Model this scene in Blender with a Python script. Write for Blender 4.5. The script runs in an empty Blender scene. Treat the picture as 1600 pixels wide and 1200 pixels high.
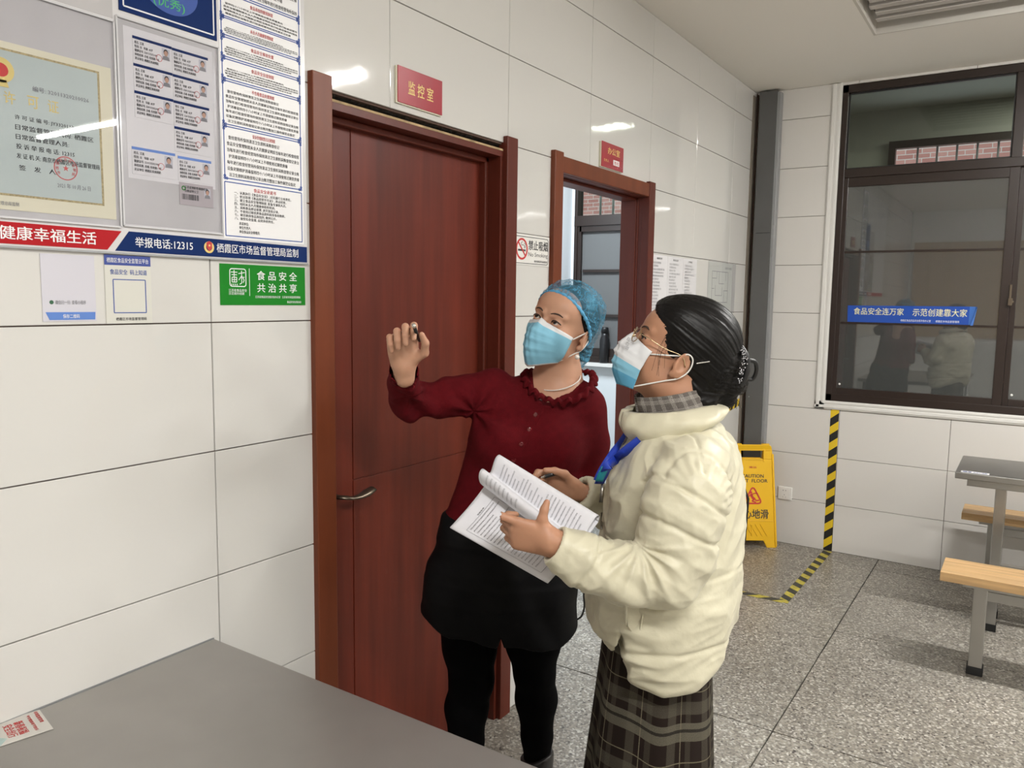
import bpy, math, random
import numpy as np
from math import sin, cos, pi, radians
from mathutils import Vector, Matrix
random.seed(7); np.random.seed(7)
SC = bpy.context.scene
# ------------------------------------------------------------------ camera
F_PX, YAW, PITCH, ROLL = 1229.1, 0.58375, -0.10804, 0.01414
CAM = np.array([-1.12915, -1.57489, 1.56425])
fw = np.array([cos(PITCH)*cos(YAW), cos(PITCH)*sin(YAW), sin(PITCH)])
r0 = np.cross(fw, [0, 0, 1.]); r0 /= np.linalg.norm(r0); u0 = np.cross(r0, fw)
rt = cos(ROLL)*r0 + sin(ROLL)*u0; up = -sin(ROLL)*r0 + cos(ROLL)*u0
cd = bpy.data.cameras.new('camera'); cam = bpy.data.objects.new('camera', cd); SC.collection.objects.link(cam)
cd.sensor_width = 36; cd.lens = 36*F_PX/1600; cd.clip_start = .02
cam.matrix_world = Matrix(((rt[0], up[0], -fw[0], CAM[0]), (rt[1], up[1], -fw[1], CAM[1]), (rt[2], up[2], -fw[2], CAM[2]), (0, 0, 0, 1)))
SC.camera = cam
# ------------------------------------------------------------------ world, exposure
SC.view_settings.view_transform = 'Standard'; SC.view_settings.look = 'None'
SC.view_settings.gamma = 1; SC.view_settings.use_curve_mapping = False
SC.view_settings.exposure = 0.14
wd = bpy.data.worlds.new('overcast'); SC.world = wd; wd.use_nodes = True
bg = wd.node_tree.nodes['Background']; bg.inputs[0].default_value = (.80, .87, 1, 1); bg.inputs[1].default_value = 2.0
ZC = 2.885; XC = 4.043
TUBE_W = 47
def area(name, loc, sx, sy, power, col=(1, .985, .955), rot=(0, 0, 0)):
    l = bpy.data.lights.new(name, 'AREA'); l.shape = 'RECTANGLE'; l.size = sx; l.size_y = sy; l.energy = power; l.color = col
    o = bpy.data.objects.new(name, l); o.location = loc; o.rotation_euler = rot; SC.collection.objects.link(o); return o
TUBES = [(2.25, -2.3), (-1.05, -2.3), (-1.05, -4.8), (2.25, -4.8)]
# ------------------------------------------------------------------ helpers
WLOC = {}
def put(o):
    SC.collection.objects.link(o); return o
def props(o, label=None, cat=None, group=None, kind=None):
    if label: o['label'] = label
    if cat: o['category'] = cat
    if group: o['group'] = group
    if kind: o['kind'] = kind
    return o
def thing(name, loc, label=None, cat=None, group=None, kind=None):
    o = bpy.data.objects.new(name, None); o.location = loc; o.empty_display_size = .05; put(o)
    WLOC[o.name] = np.array(loc, float); return props(o, label, cat, group, kind)
def add(name, vf, mat, parent=None, smooth=False, label=None, cat=None, group=None, kind=None, bevel=0, mats=None, fm=None):
    v, f = vf; v = np.asarray(v, float).reshape(-1, 3)
    if parent is not None: org = WLOC[parent.name]
    else:
        org = np.array([(v[:, 0].min()+v[:, 0].max())/2, (v[:, 1].min()+v[:, 1].max())/2, v[:, 2].min()])
    me = bpy.data.meshes.new(name)
    me.from_pydata((v-org).tolist(), [], f if isinstance(f, list) else f.tolist()); me.update()
    for m in (mats or [mat]): me.materials.append(m)
    if fm is not None: me.polygons.foreach_set('material_index', fm)
    if smooth: me.polygons.foreach_set('use_smooth', [True]*len(me.polygons))
    o = bpy.data.objects.new(name, me); put(o)
    if parent is not None: o.parent = parent; WLOC[o.name] = org
    else: o.location = org; WLOC[o.name] = org
    if bevel:
        b = o.modifiers.new('bevel', 'BEVEL'); b.width = bevel; b.segments = 2; b.limit_method = 'ANGLE'
    return props(o, label, cat, group, kind)
def join(parts):
    V = []; Fa = []; n = 0
    for v, f in parts:
        v = np.asarray(v, float).reshape(-1, 3); V.append(v); Fa += [[i+n for i in q] for q in f]; n += len(v)
    return np.concatenate(V), Fa
def box(x0, x1, y0, y1, z0, z1):
    v = [(x, y, z) for x in (x0, x1) for y in (y0, y1) for z in (z0, z1)]
    return v, [[0, 1, 3, 2], [4, 6, 7, 5], [0, 4, 5, 1], [2, 3, 7, 6], [0, 2, 6, 4], [1, 5, 7, 3]]
class Pl:
    def __init__(s, o, ux, uy, un): s.o, s.x, s.y, s.n = [np.array(q, float) for q in (o, ux, uy, un)]
    def __call__(s, u, v, n=0.): return s.o+s.x*u+s.y*v+s.n*n
PD = Pl((0, 0, 0), (1, 0, 0), (0, 0, 1), (0, -1, 0))        # tiled wall with the doors; n = out into the room
PW = Pl((XC, 0, 0), (0, -1, 0), (0, 0, 1), (-1, 0, 0))      # window wall; u runs away from the corner
PF = Pl((0, 0, 0), (1, 0, 0), (0, 1, 0), (0, 0, 1))         # floor
def prism(pl, pts, n0, n1):
    k = len(pts); v = [pl(a, b, n0) for a, b in pts]+[pl(a, b, n1) for a, b in pts]
    return v, [list(range(k))[::-1], list(range(k, 2*k))]+[[i, (i+1) % k, k+(i+1) % k, k+i] for i in range(k)]
def rect(pl, ua, va, ub, vb, n0, n1): return prism(pl, [(ua, va), (ub, va), (ub, vb), (ua, vb)], n0, n1)
def circ(cu, cv, r, k=20, a0=0, ry=None): return [(cu+r*cos(a0+2*pi*i/k), cv+(ry or r)*sin(a0+2*pi*i/k)) for i in range(k)]
def ringp(pl, cu, cv, r1, r2, n0, n1, k=28):
    v = []; f = []
    for i in range(k):
        c, s_ = cos(2*pi*i/k), sin(2*pi*i/k)
        v += [pl(cu+r1*c, cv+r1*s_, n0), pl(cu+r2*c, cv+r2*s_, n0), pl(cu+r1*c, cv+r1*s_, n1), pl(cu+r2*c, cv+r2*s_, n1)]
        j = (i+1) % k; a, b = 4*i, 4*j
        f += [[a+2, a+3, b+3, b+2], [a+1, b+1, b+3, a+3], [a, a+2, b+2, b]]
    return v, f
def strip(pl, pts, w, n0, n1):      # polyline ribbon on a plane
    out = []
    for (a, b), (c, d) in zip(pts, pts[1:]):
        L = math.hypot(c-a, d-b) or 1; nx, ny = -(d-b)/L*w/2, (c-a)/L*w/2
        out.append(prism(pl, [(a-nx, b-ny), (c-nx, d-ny), (c+nx, d+ny), (a+nx, b+ny)], n0, n1))
    return join(out)
def tube(pts, r, k=8, closed=False, flat=None):
    P = np.array(pts, float); n = len(P); R = np.full(n, r) if np.isscalar(r) else np.array(r, float)
    V = []; prev = None
    for i in range(n):
        if closed: t = P[(i+1) % n]-P[i-1]
        else: t = P[min(i+1, n-1)]-P[max(i-1, 0)]
        t /= np.linalg.norm(t)+1e-12
        if prev is None: prev = np.cross(t, [0, 0, 1.]); prev = prev if np.linalg.norm(prev) > .1 else np.cross(t, [1., 0, 0])
        nn = prev-t*(prev@t); nn /= np.linalg.norm(nn)+1e-12; bb = np.cross(t, nn); prev = nn
        for j in range(k):
            a = 2*pi*j/k; V.append(P[i]+R[i]*(cos(a)*nn+sin(a)*bb*(flat or 1)))
    Fa = []
    for i in range(n if closed else n-1):
        for j in range(k):
            a, b = i*k+j, i*k+(j+1) % k; c, d = ((i+1) % n)*k+(j+1) % k, ((i+1) % n)*k+j; Fa.append([a, b, c, d])
    if not closed: Fa += [list(range(k))[::-1], list(range((n-1)*k, n*k))]
    return np.array(V), Fa
def lathe(prof, c, k=20, axis=(0, 0, 1)):
    ax = np.array(axis, float); ax /= np.linalg.norm(ax); e = np.cross(ax, [1, 0, 0]) if abs(ax[0]) < .9 else np.cross(ax, [0, 1, 0]); e /= np.linalg.norm(e); g = np.cross(ax, e)
    V = [np.array(c)+ax*h+r*(cos(2*pi*j/k)*e+sin(2*pi*j/k)*g) for r, h in prof for j in range(k)]
    Fa = [[i*k+j, i*k+(j+1) % k, (i+1)*k+(j+1) % k, (i+1)*k+j] for i in range(len(prof)-1) for j in range(k)]
    Fa += [list(range(k))[::-1], list(range((len(prof)-1)*k, len(prof)*k))]
    return V, Fa
def ball(c, r, k=14, m=9, axes=None):
    A = np.eye(3) if axes is None else np.array(axes, float); r = np.array([r]*3) if np.isscalar(r) else np.array(r)
    V = []
    for i in range(m+1):
        t = pi*i/m
        for j in range(k): p = 2*pi*j/k; q = r*np.array([sin(t)*cos(p), sin(t)*sin(p), cos(t)]); V.append(np.array(c)+A.T@q)
    return V, [[i*k+j, (i+1)*k+j, (i+1)*k+(j+1) % k, i*k+(j+1) % k] for i in range(m) for j in range(k)]
TXC = {}; TXN = {}
def text(pl, s, u_a, v_a, u_b, v_b, n, bold=0., line=1.0, fit=True, thick=.0004, res=2, align='LEFT', keep=False):
    key = (s, bold, line, res, align); off_ = 0.; sh_ = bold*.5
    if key not in TXC:
        c = bpy.data.curves.new('lettering', 'FONT'); c.body = s; c.resolution_u = res; c.offset = off_; c.space_line = line; c.align_x = align
        o = bpy.data.objects.new('lettering', c); SC.collection.objects.link(o); bpy.context.view_layer.update()
        me = o.to_mesh(); v = np.zeros(len(me.vertices)*3); me.vertices.foreach_get('co', v)
        v = v.reshape(-1, 3)[:, :2].copy(); f = [list(p.vertices) for p in me.polygons]; nv_ = len(v)
        if sh_ > 0: f = [[i+k*nv_ for i in q] for k in range(4) for q in f]; v = np.concatenate([v+np.array(d_)*sh_ for d_ in ((1, .5), (-1, .5), (1, -.5), (-1, -.5))])
        TXC[key] = (v, f); TXN[key] = nv_; o.to_mesh_clear()
        bpy.data.objects.remove(o); bpy.data.curves.remove(c)
    v, f = TXC[key]; lo, hi = v.min(0), v.max(0); sz = np.maximum(hi-lo, 1e-6)
    su, sv = (u_b-u_a)/sz[0], (v_b-v_a)/sz[1]
    if keep: su = sv = min(su, sv)
    cu, cv = ((u_a+u_b)/2, (v_a+v_b)/2)
    w = (v-(lo+hi)/2)*[su, sv]
    return [pl(cu+a, cv+b, n+.00012*(i//TXN[key])) for i, (a, b) in enumerate(w)], f
# ------------------------------------------------------------------ materials
def srgb(r, g, b): return tuple(((c/255)/12.92 if c <= 10 else (((c/255)+.055)/1.055)**2.4) for c in (r, g, b))
def mat(name, col, rough=.5, metal=0., spec=.5, var=0., scale=8., stretch=(1, 1, 1), bump=0., bscale=40., bstretch=(1, 1, 1), bdist=.002, coat=0., sheen=0., alpha=1., emis=None, col2=None, detail=4, obj=True, trans=0.):
    m = bpy.data.materials.new(name); m.use_nodes = True; nt = m.node_tree; N = nt.nodes; L = nt.links; B = N['Principled BSDF']
    B.inputs['Base Color'].default_value = (*col, 1); B.inputs['Roughness'].default_value = rough; B.inputs['Metallic'].default_value = metal
    B.inputs['Specular IOR Level'].default_value = spec; B.inputs['Coat Weight'].default_value = coat; B.inputs['Coat Roughness'].default_value = .05
    B.inputs['Sheen Weight'].default_value = sheen; B.inputs['Alpha'].default_value = alpha; B.inputs['Transmission Weight'].default_value = trans
    if emis: B.inputs['Emission Color'].default_value = (*emis[:3], 1); B.inputs['Emission Strength'].default_value = emis[3]
    tc = N.new('ShaderNodeTexCoord')
    def mapped(st):
        mp = N.new('ShaderNodeMapping'); mp.inputs['Scale'].default_value = st; L.new(tc.outputs['Object'], mp.inputs['Vector']); return mp.outputs[0]
    if var or col2:
        nz = N.new('ShaderNodeTexNoise'); nz.inputs['Scale'].default_value = scale; nz.inputs['Detail'].default_value = detail; L.new(mapped(stretch), nz.inputs['Vector'])
        cr = N.new('ShaderNodeValToRGB'); cr.color_ramp.elements[0].position = .3; cr.color_ramp.elements[1].position = .7
        c2 = col2 or tuple(c*(1-var) for c in col); c1 = col if col2 else tuple(min(1, c*(1+var)) for c in col)
        cr.color_ramp.elements[0].color = (*c2, 1); cr.color_ramp.elements[1].color = (*c1, 1)
        L.new(nz.outputs[0], cr.inputs[0]); L.new(cr.outputs[0], B.inputs['Base Color'])
    if bump:
        nb = N.new('ShaderNodeTexNoise'); nb.inputs['Scale'].default_value = bscale; nb.inputs['Detail'].default_value = 3; L.new(mapped(bstretch), nb.inputs['Vector'])
        bp = N.new('ShaderNodeBump'); bp.inputs['Strength'].default_value = bump; bp.inputs['Distance'].default_value = bdist; L.new(nb.outputs[0], bp.inputs['Height']); L.new(bp.outputs[0], B.inputs['Normal'])
    return m
def glassmat(name, tint, reflect_ior=1.5, dark=.0, darkcol=(.02, .02, .02), rough=0.0):
    m = bpy.data.materials.new(name); m.use_nodes = True; nt = m.node_tree; N = nt.nodes; L = nt.links; N.remove(N['Principled BSDF'])
    out = N['Material Output']; fr0 = N.new('ShaderNodeFresnel'); fr0.inputs[0].default_value = reflect_ior
    ge = N.new('ShaderNodeNewGeometry'); iv = N.new('ShaderNodeMath'); iv.operation = 'SUBTRACT'; iv.inputs[0].default_value = 1; L.new(ge.outputs['Backfacing'], iv.inputs[1]); fr = N.new('ShaderNodeMath'); fr.operation = 'MULTIPLY'; L.new(fr0.outputs[0], fr.inputs[0]); L.new(iv.outputs[0], fr.inputs[1])
    gl = N.new('ShaderNodeBsdfGlossy'); gl.inputs['Roughness'].default_value = rough; tr = N.new('ShaderNodeBsdfTransparent'); tr.inputs[0].default_value = (*tint, 1)
    df = N.new('ShaderNodeBsdfDiffuse'); df.inputs[0].default_value = (*darkcol, 1)
    m1 = N.new('ShaderNodeMixShader'); m1.inputs[0].default_value = dark; L.new(tr.outputs[0], m1.inputs[1]); L.new(df.outputs[0], m1.inputs[2])
    m2 = N.new('ShaderNodeMixShader'); L.new(fr.outputs[0], m2.inputs[0]); L.new(m1.outputs[0], m2.inputs[1]); L.new(gl.outputs[0], m2.inputs[2]); L.new(m2.outputs[0], out.inputs[0]); return m
M = {}
M['tile'] = mat('glazed_tile', (.66, .65, .625), .055, spec=.5, bump=.25, bscale=5, bdist=.0035)
M['grout'] = mat('grout', (.10, .06, .045), .9)
M['tilew'] = mat('matt_tile', (.66, .64, .61), .28, spec=.35, bump=.15, bscale=7, bdist=.002)
M['ceil'] = mat('ceiling_paint', (.86, .83, .775), .85, bump=.15, bscale=60, bdist=.001)
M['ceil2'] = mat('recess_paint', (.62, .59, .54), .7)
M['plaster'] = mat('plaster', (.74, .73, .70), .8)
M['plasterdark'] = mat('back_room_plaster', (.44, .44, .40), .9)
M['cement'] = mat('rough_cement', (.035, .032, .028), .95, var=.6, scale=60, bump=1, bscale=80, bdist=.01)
M['foam'] = mat('lath', (.42, .30, .16), .8, var=.3, scale=30)
M['wood'] = mat('red_door_wood', (.112, .0175, .0085), .40, var=.28, scale=3.2, stretch=(6, 6, .45), bump=.12, bscale=30, bstretch=(8, 8, .3), bdist=.0006, spec=.28, detail=7)
M['woodc'] = mat('casing_wood', (.105, .020, .011), .40, var=.14, scale=3, stretch=(6, 6, .5), spec=.3)
M['woodo'] = mat('casing_wood_orange', (.150, .037, .014), .40, var=.14, scale=3, stretch=(6, 6, .5), spec=.3)
M['bronze'] = mat('dark_bronze', (.16, .13, .10), .35, metal=1)
M['steelp'] = mat('grey_post_paint', (.10, .10, .098), .45, var=.06, scale=5)
M['alu'] = mat('bare_aluminium', (.33, .34, .35), .35, metal=.5, spec=.6)
M['brown'] = mat('brown_window_frame', (.022, .013, .010), .32, spec=.5)
M['whitetrim'] = mat('white_plastic_trim', (.72, .71, .68), .25)
M['black'] = mat('black_plastic', (.012, .012, .013), .4)
M['white'] = mat('white_plastic', (.78, .77, .74), .35)
M['paper'] = mat('white_paper', (.72, .71, .73), .7, spec=.2)
M['ink'] = mat('printed_ink', (.03, .03, .035), .6)
M['inkg'] = mat('grey_ink', (.22, .22, .24), .6)
M['inkb'] = mat('blue_ink', (.02, .07, .33), .5)
M['inkr'] = mat('red_ink', (.55, .03, .03), .5)
M['signred'] = mat('sign_red', (.34, .006, .022), .3, coat=.3)
M['gold'] = mat('gold_letter', (.80, .60, .20), .4)
M['navy'] = mat('banner_blue', (.004, .022, .115), .55, spec=.12)
M['red'] = mat('banner_red', (.42, .014, .020), .55, spec=.12)
M['lblue'] = mat('light_blue_print', (.10, .22, .60), .4)
M['green'] = mat('sticker_green', (.012, .21, .018), .55, spec=.12)
M['whitep'] = mat('white_print', (.85, .85, .86), .4)
M['yellow'] = mat('yellow_plastic', (.82, .48, .012), .35, spec=.4)
M['tapey'] = mat('tape_yellow', (.72, .50, .02), .4)
M['tapeyf'] = mat('worn_tape_yellow', (.45, .38, .06), .6, var=.3, scale=40)
M['tapek'] = mat('tape_black', (.012, .012, .012), .45)
M['tapekf'] = mat('worn_tape_black', (.04, .04, .035), .7, var=.4, scale=40)
M['stainless'] = mat('stainless_steel', (.42, .415, .40), .30, metal=1, var=.1, scale=3, bump=.05, bscale=12, bdist=.003)
M['steeltab'] = mat('scuffed_steel_top', (.36, .345, .325), .40, metal=.6, var=.12, scale=2.2, bump=.12, bscale=3, bdist=.006)
M['rubber'] = mat('rubber', (.01, .01, .01), .7)
M['beech'] = mat('light_bench_wood', (.52, .33, .155), .42, var=.22, scale=5, stretch=(9, .8, 9), bump=.05, bscale=20, bdist=.001)
M['cream'] = mat('cream_card', (.70, .67, .52), .5)
M['teal'] = mat('certificate_paper', (.46, .53, .52), .45, var=.05, scale=5)
M['plast'] = glassmat('clear_pocket', (.96, .96, .97), 1.35)
M['plastg'] = mat('foggy_plastic', (.50, .49, .50), .22, var=.06, scale=6, bump=.3, bscale=9, bdist=.004, coat=.3)
M['board'] = mat('white_board', (.66, .65, .66), .25, bump=.1, bscale=4, bdist=.003)
M['glass'] = glassmat('window_glass', (.76, .79, .74), 1.6)
M['sash'] = glassmat('filmed_glass', (.50, .53, .52), 2.3, dark=.72, darkcol=(.085, .09, .088), rough=.02)
M['officeglass'] = glassmat('screened_glass', (.4, .4, .4), 1.35, dark=.8, darkcol=(.17, .175, .175))
M['tan'] = mat('tan_panel', (.42, .28, .13), .6)
M['skinshade'] = mat('portrait_skin', (.50, .30, .22), .6)
M['tube'] = mat('tube_glow', (1, 1, 1), .5, emis=(1, .98, .94, 110.))
# terrazzo
def terrazzo():
    m = mat('terrazzo', (.3, .28, .25), .32, spec=.4); nt = m.node_tree; N = nt.nodes; L = nt.links; B = N['Principled BSDF']
    tc = N.new('ShaderNodeTexCoord')
    def vor(sc, a):
        v = N.new('ShaderNodeTexVoronoi'); v.inputs['Scale'].default_value = sc; v.feature = 'F1'; L.new(tc.outputs['Object'], v.inputs['Vector'])
        s = N.new('ShaderNodeSeparateColor'); L.new(v.outputs['Color'], s.inputs[0]); c = N.new('ShaderNodeValToRGB'); c.color_ramp.interpolation = 'CONSTANT'
        e = c.color_ramp.elements; e[0].position = 0; e[0].color = (*a[0][1], 1); e[1].position = a[1][0]; e[1].color = (*a[1][1], 1)
        for q, w in a[2:]: x = e.new(q); x.color = (*w, 1)
        L.new(s.outputs[0], c.inputs[0]); return v, c
    v, c = vor(130, [(0, (.30, .275, .23)), (.18, (.20, .185, .16)), (.42, (.245, .225, .19)), (.62, (.155, .14, .12)), (.74, (.36, .34, .30)), (.88, (.50, .48, .43)), (.97, (.07, .06, .055))])
    nz = N.new('ShaderNodeTexNoise'); nz.inputs['Scale'].default_value = 1.4; nz.inputs['Detail'].default_value = 5; L.new(tc.outputs['Object'], nz.inputs['Vector'])
    mp = N.new('ShaderNodeMapRange'); mp.inputs[1].default_value = .3; mp.inputs[2].default_value = .7; mp.inputs[3].default_value = .78; mp.inputs[4].default_value = 1.15; L.new(nz.outputs[0], mp.inputs[0])
    mx = N.new('ShaderNodeMix'); mx.data_type = 'RGBA'; mx.blend_type = 'MULTIPLY'; mx.inputs[0].default_value = 1; L.new(c.outputs[0], mx.inputs[6]); L.new(mp.outputs[0], mx.inputs[7]); L.new(mx.outputs[2], B.inputs['Base Color']); return m
M['terrazzo'] = terrazzo()
M['floorjoint'] = mat('floor_joint', (.035, .03, .026), .9)
def brickmat():
    m = mat('brick_wall', (.3, .1, .08), .9); nt = m.node_tree; N = nt.nodes; L = nt.links; B = N['Principled BSDF']; tc = N.new('ShaderNodeTexCoord'); sp = N.new('ShaderNodeSeparateXYZ'); cb = N.new('ShaderNodeCombineXYZ')
    L.new(tc.outputs['Object'], sp.inputs[0]); L.new(sp.outputs[1], cb.inputs[0]); L.new(sp.outputs[2], cb.inputs[1]); b = N.new('ShaderNodeTexBrick'); L.new(cb.outputs[0], b.inputs['Vector'])
    b.inputs['Color1'].default_value = (.34, .14, .12, 1); b.inputs['Color2'].default_value = (.44, .22, .19, 1); b.inputs['Mortar'].default_value = (.5, .45, .42, 1); b.inputs['Scale'].default_value = 1; b.inputs['Brick Width'].default_value = .22; b.inputs['Row Height'].default_value = .07; b.inputs['Mortar Size'].default_value = .006
    L.new(b.outputs[0], B.inputs['Base Color']); return m
M['brick'] = brickmat()
# ------------------------------------------------------------------ setting
def clip_rects(r, holes):
    out = [r]
    for h in holes:
        nxt = []
        for a in out:
            if h[0] >= a[2] or h[2] <= a[0] or h[1] >= a[3] or h[3] <= a[1]: nxt.append(a); continue
            if h[0] > a[0]: nxt.append((a[0], a[1], h[0], a[3]))
            if h[2] < a[2]: nxt.append((h[2], a[1], a[2], a[3]))
            x0, x1 = max(a[0], h[0]), min(a[2], h[2])
            if h[1] > a[1]: nxt.append((x0, a[1], x1, h[1]))
            if h[3] < a[3]: nxt.append((x0, h[3], x1, a[3]))
        out = nxt
    return out
def tiled(wall, pl, us, vs, holes, m, g=.0013, t=.009):
    for i, (ua, ub) in enumerate(zip(us, us[1:])):
        for j, (va, vb) in enumerate(zip(vs, vs[1:])):
            rs = [q for q in clip_rects((ua+g, va+g, ub-g, vb-g), holes) if q[2]-q[0] > .004 and q[3]-q[1] > .004]
            if not rs: continue
            n1 = random.uniform(-.0004, .0004); parts = []
            for q in rs:
                e = .0012; v = []
                for (a, b, c, d, n) in ((q[0], q[1], q[2], q[3], -t), (q[0], q[1], q[2], q[3], n1-e), (q[0]+e, q[1]+e, q[2]-e, q[3]-e, n1)):
                    v += [pl(a, b, n), pl(c, b, n), pl(c, d, n), pl(a, d, n)]
                parts.append((v, [[a, (a+1) % 4, 4+(a+1) % 4, 4+a] for a in range(4)]+[[4+a, 4+(a+1) % 4, 8+(a+1) % 4, 8+a] for a in range(4)]+[[8, 9, 10, 11]]))
            add('tile', join(parts), m, wall)
HD = [(.335, 0, 1.205, 2.095), (1.535, 0, 2.415, 2.085)]          # door openings in wall_left (u0,v0,u1,v1)
HW = [(.512, .955, 3.3, 2.868)]
def wallboxes(pl, u_a, u_b, v_a, v_b, holes, n0, n1): return join([rect(pl, q[0], q[1], q[2], q[3], n0, n1) for q in clip_rects((u_a, v_a, u_b, v_b), holes)])
XB, YB = -3.6, -6.4
wl = add('wall_left', wallboxes(PD, XB, XC+.2, 0, ZC, HD, -.125, -.0075), M['grout'], kind='structure')
TW = .6045
tiled(wl, PD, [k*TW for k in range(-6, 7)]+[XC-.002], [.3*k for k in range(10)]+[ZC], HD, M['tile'])
wr = add('wall_right', wallboxes(PW, -.2, -YB, 0, 4.2, HW, -.12, -.0075), M['grout'], kind='structure')
tiled(wr, PW, [.002, .605, 1.2128, 1.82, 2.42, 3.03, 3.63, 4.24, 4.84, 5.45, -YB], [.3*k for k in range(10)]+[ZC], HW, M['tilew'])
add('wall_back', box(XB-.15, XB, YB-.1, .2, 0, ZC), M['plaster'], kind='structure')
add('wall_front', box(XB, XC+.1, YB-.15, YB, 0, ZC), M['plaster'], kind='structure')
# floor slabs
fl = add('floor', box(XB-.2, 6.2, YB-.2, 3.2, -.12, -.006), M['floorjoint'], kind='structure')
xs_ = [XB]+[1.688+1.078*k for k in range(-4, 3)]+[4.9, 6.1]; ys_ = [YB, -5.2, -4.12, -3.04, -1.96, -.88, .2, 1.3, 3.1]
jit = lambda a: a+random.uniform(-.0012, .0012)
for i, (xa, xb) in enumerate(zip(xs_, xs_[1:])):
    for j, (ya, yb) in enumerate(zip(ys_, ys_[1:])):
        g = .0028
        if xa >= 3.9 or xa < -2.8 or True:
            # slab outline with slightly chipped edges
            n = 14; pts = [(xa+g+(xb-xa-2*g)*k/n, jit(ya+g)) for k in range(n)]+[(jit(xb-g), ya+g+(yb-ya-2*g)*k/n) for k in range(n)]+[(xb-g-(xb-xa-2*g)*k/n, jit(yb-g)) for k in range(n)]+[(jit(xa+g), yb-g-(yb-ya-2*g)*k/n) for k in range(n)]
            if abs(ya+.88) < .01 and abs(xa-1.688) < .02: pass
            add('slab', prism(PF, pts, -.02, random.uniform(-.0008, 0)), M['terrazzo'], fl)
# ceiling with a louvred recess
RX0, RX1, RY0, RY1 = 2.33, 3.235, -2.02, -.81
cl = add('ceiling', join([(lambda q: box(q[0], q[2], q[1], q[3], ZC, ZC+.12))(q) for q in clip_rects((XB-.2, YB-.2, XC+.12, .2), [(RX0, RY0, RX1, RY1)])]+[box(RX0, RX1, RY0, RY1, ZC+.1, ZC+.12)]), M['ceil'], kind='structure')
vt = thing('ceiling_vent', ((RX0+RX1)/2, (RY0+RY1)/2, ZC), 'grey louvred vent sunk in a recess of the ceiling, top right', 'vent')
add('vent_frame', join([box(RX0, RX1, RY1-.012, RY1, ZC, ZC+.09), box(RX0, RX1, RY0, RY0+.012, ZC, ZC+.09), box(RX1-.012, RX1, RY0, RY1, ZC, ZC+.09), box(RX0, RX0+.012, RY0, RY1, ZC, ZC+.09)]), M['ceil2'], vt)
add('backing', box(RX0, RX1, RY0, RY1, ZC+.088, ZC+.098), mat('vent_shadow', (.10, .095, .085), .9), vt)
ml = mat('louvre_paint', (.52, .49, .455), .5)
for k in range(8):
    x = RX1-.135-k*.092
    add('slat', box(x-.046, x, RY0+.04, RY1-.035-.012*(k % 2), ZC+.018, ZC+.066), ml, vt, bevel=.003)
for i, (x, y) in enumerate(TUBES):
    t = thing('ceiling_light', (x, y, ZC), ['fluorescent tube light in front of the window wall', 'fluorescent tube light above the steel table', 'fluorescent tube light at the far back corner of the room', 'fluorescent tube light at the back near the window wall'][i], 'light')
    add('housing', box(x-.03, x+.03, y-.61, y+.61, ZC-.035, ZC-.001), M['white'], t)
    add('tube', tube([(x, y-.59, ZC-.052), (x, y+.59, ZC-.052)], .014, 12), M['tube'], t, smooth=True)
    l = area('tube_light', (x, y, ZC-.072), .05, 1.18, TUBE_W); l.parent = t; l.location = (0, 0, -.072)
    l.visible_glossy = True
# ---- rooms behind
WX = XC+.12
back = [box(6.0, 6.12, -.5, 1.3, 0, 4.2), box(6.0, 6.12, -3.6, -.5, 2.86, 4.2), box(6.0, 6.12, -3.6, -.5, 0, 1.2), box(6.0, 6.12, -3.6, -2.2, 1.2, 2.86), box(WX, 6.12, .02, .14, 0, 4.2), box(WX, 6.12, -3.7, -3.58, 0, 4.2), box(WX, 6.12, -3.7, .14, 3.12, 3.2)]
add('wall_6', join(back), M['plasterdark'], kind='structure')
w3 = add('window_3', join([rect(PW, .5, 2.80, 2.2, 2.86, -1.96, -1.90), rect(PW, .5, 1.2, 2.2, 1.26, -1.96, -1.90), rect(PW, .5, 1.26, .55, 2.8, -1.96, -1.90), rect(PW, 2.15, 1.26, 2.2, 2.8, -1.96, -1.90)]), M['brown'], kind='structure')
for k in range(11):
    u = .70+k*.138
    add('window_bar', tube([PW(u, 1.2, -1.99), PW(u, 2.82, -1.99)], .008, 8), M['alu'], w3, smooth=True)
# brick building outside
add('brick_building', box(12, 12.4, -9, 14, -1, 12), M['brick'], label='red brick building seen outside the barred windows', cat='building')
# office beyond the open door
off = [box(WX-.12, WX, .13, 1.5, 0, 1.10), box(WX-.12, WX, .13, 1.5, 2.55, ZC), box(WX-.12, WX, 1.305, 1.5, 0, ZC), box(1.35, WX, 1.33, 1.45, 0, ZC), box(1.30, 1.42, .13, 1.45, 0, ZC), box(1.3, WX, .12, 1.45, ZC, ZC+.1)]
add('wall_5', join(off), mat('office_wall_paint', (.72, .76, .78), .7), kind='structure')
w2 = thing('window_2', (WX-.06, .76, 1.1), kind='structure')
PO = Pl((XC, 0, 0), (0, 1, 0), (0, 0, 1), (-1, 0, 0))
add('window_frame', join([rect(PO, 1.28, 1.1, 1.305, 2.55, -.08, .01), rect(PO, .22, 1.1, .26, 2.55, -.08, .01), rect(PO, .22, 1.1, 1.305, 1.15, -.08, .01), rect(PO, .22, 2.5, 1.305, 2.55, -.08, .01), rect(PO, .22, 2.10, 1.305, 2.175, -.08, .012)]), M['brown'], w2, bevel=.003)
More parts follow.
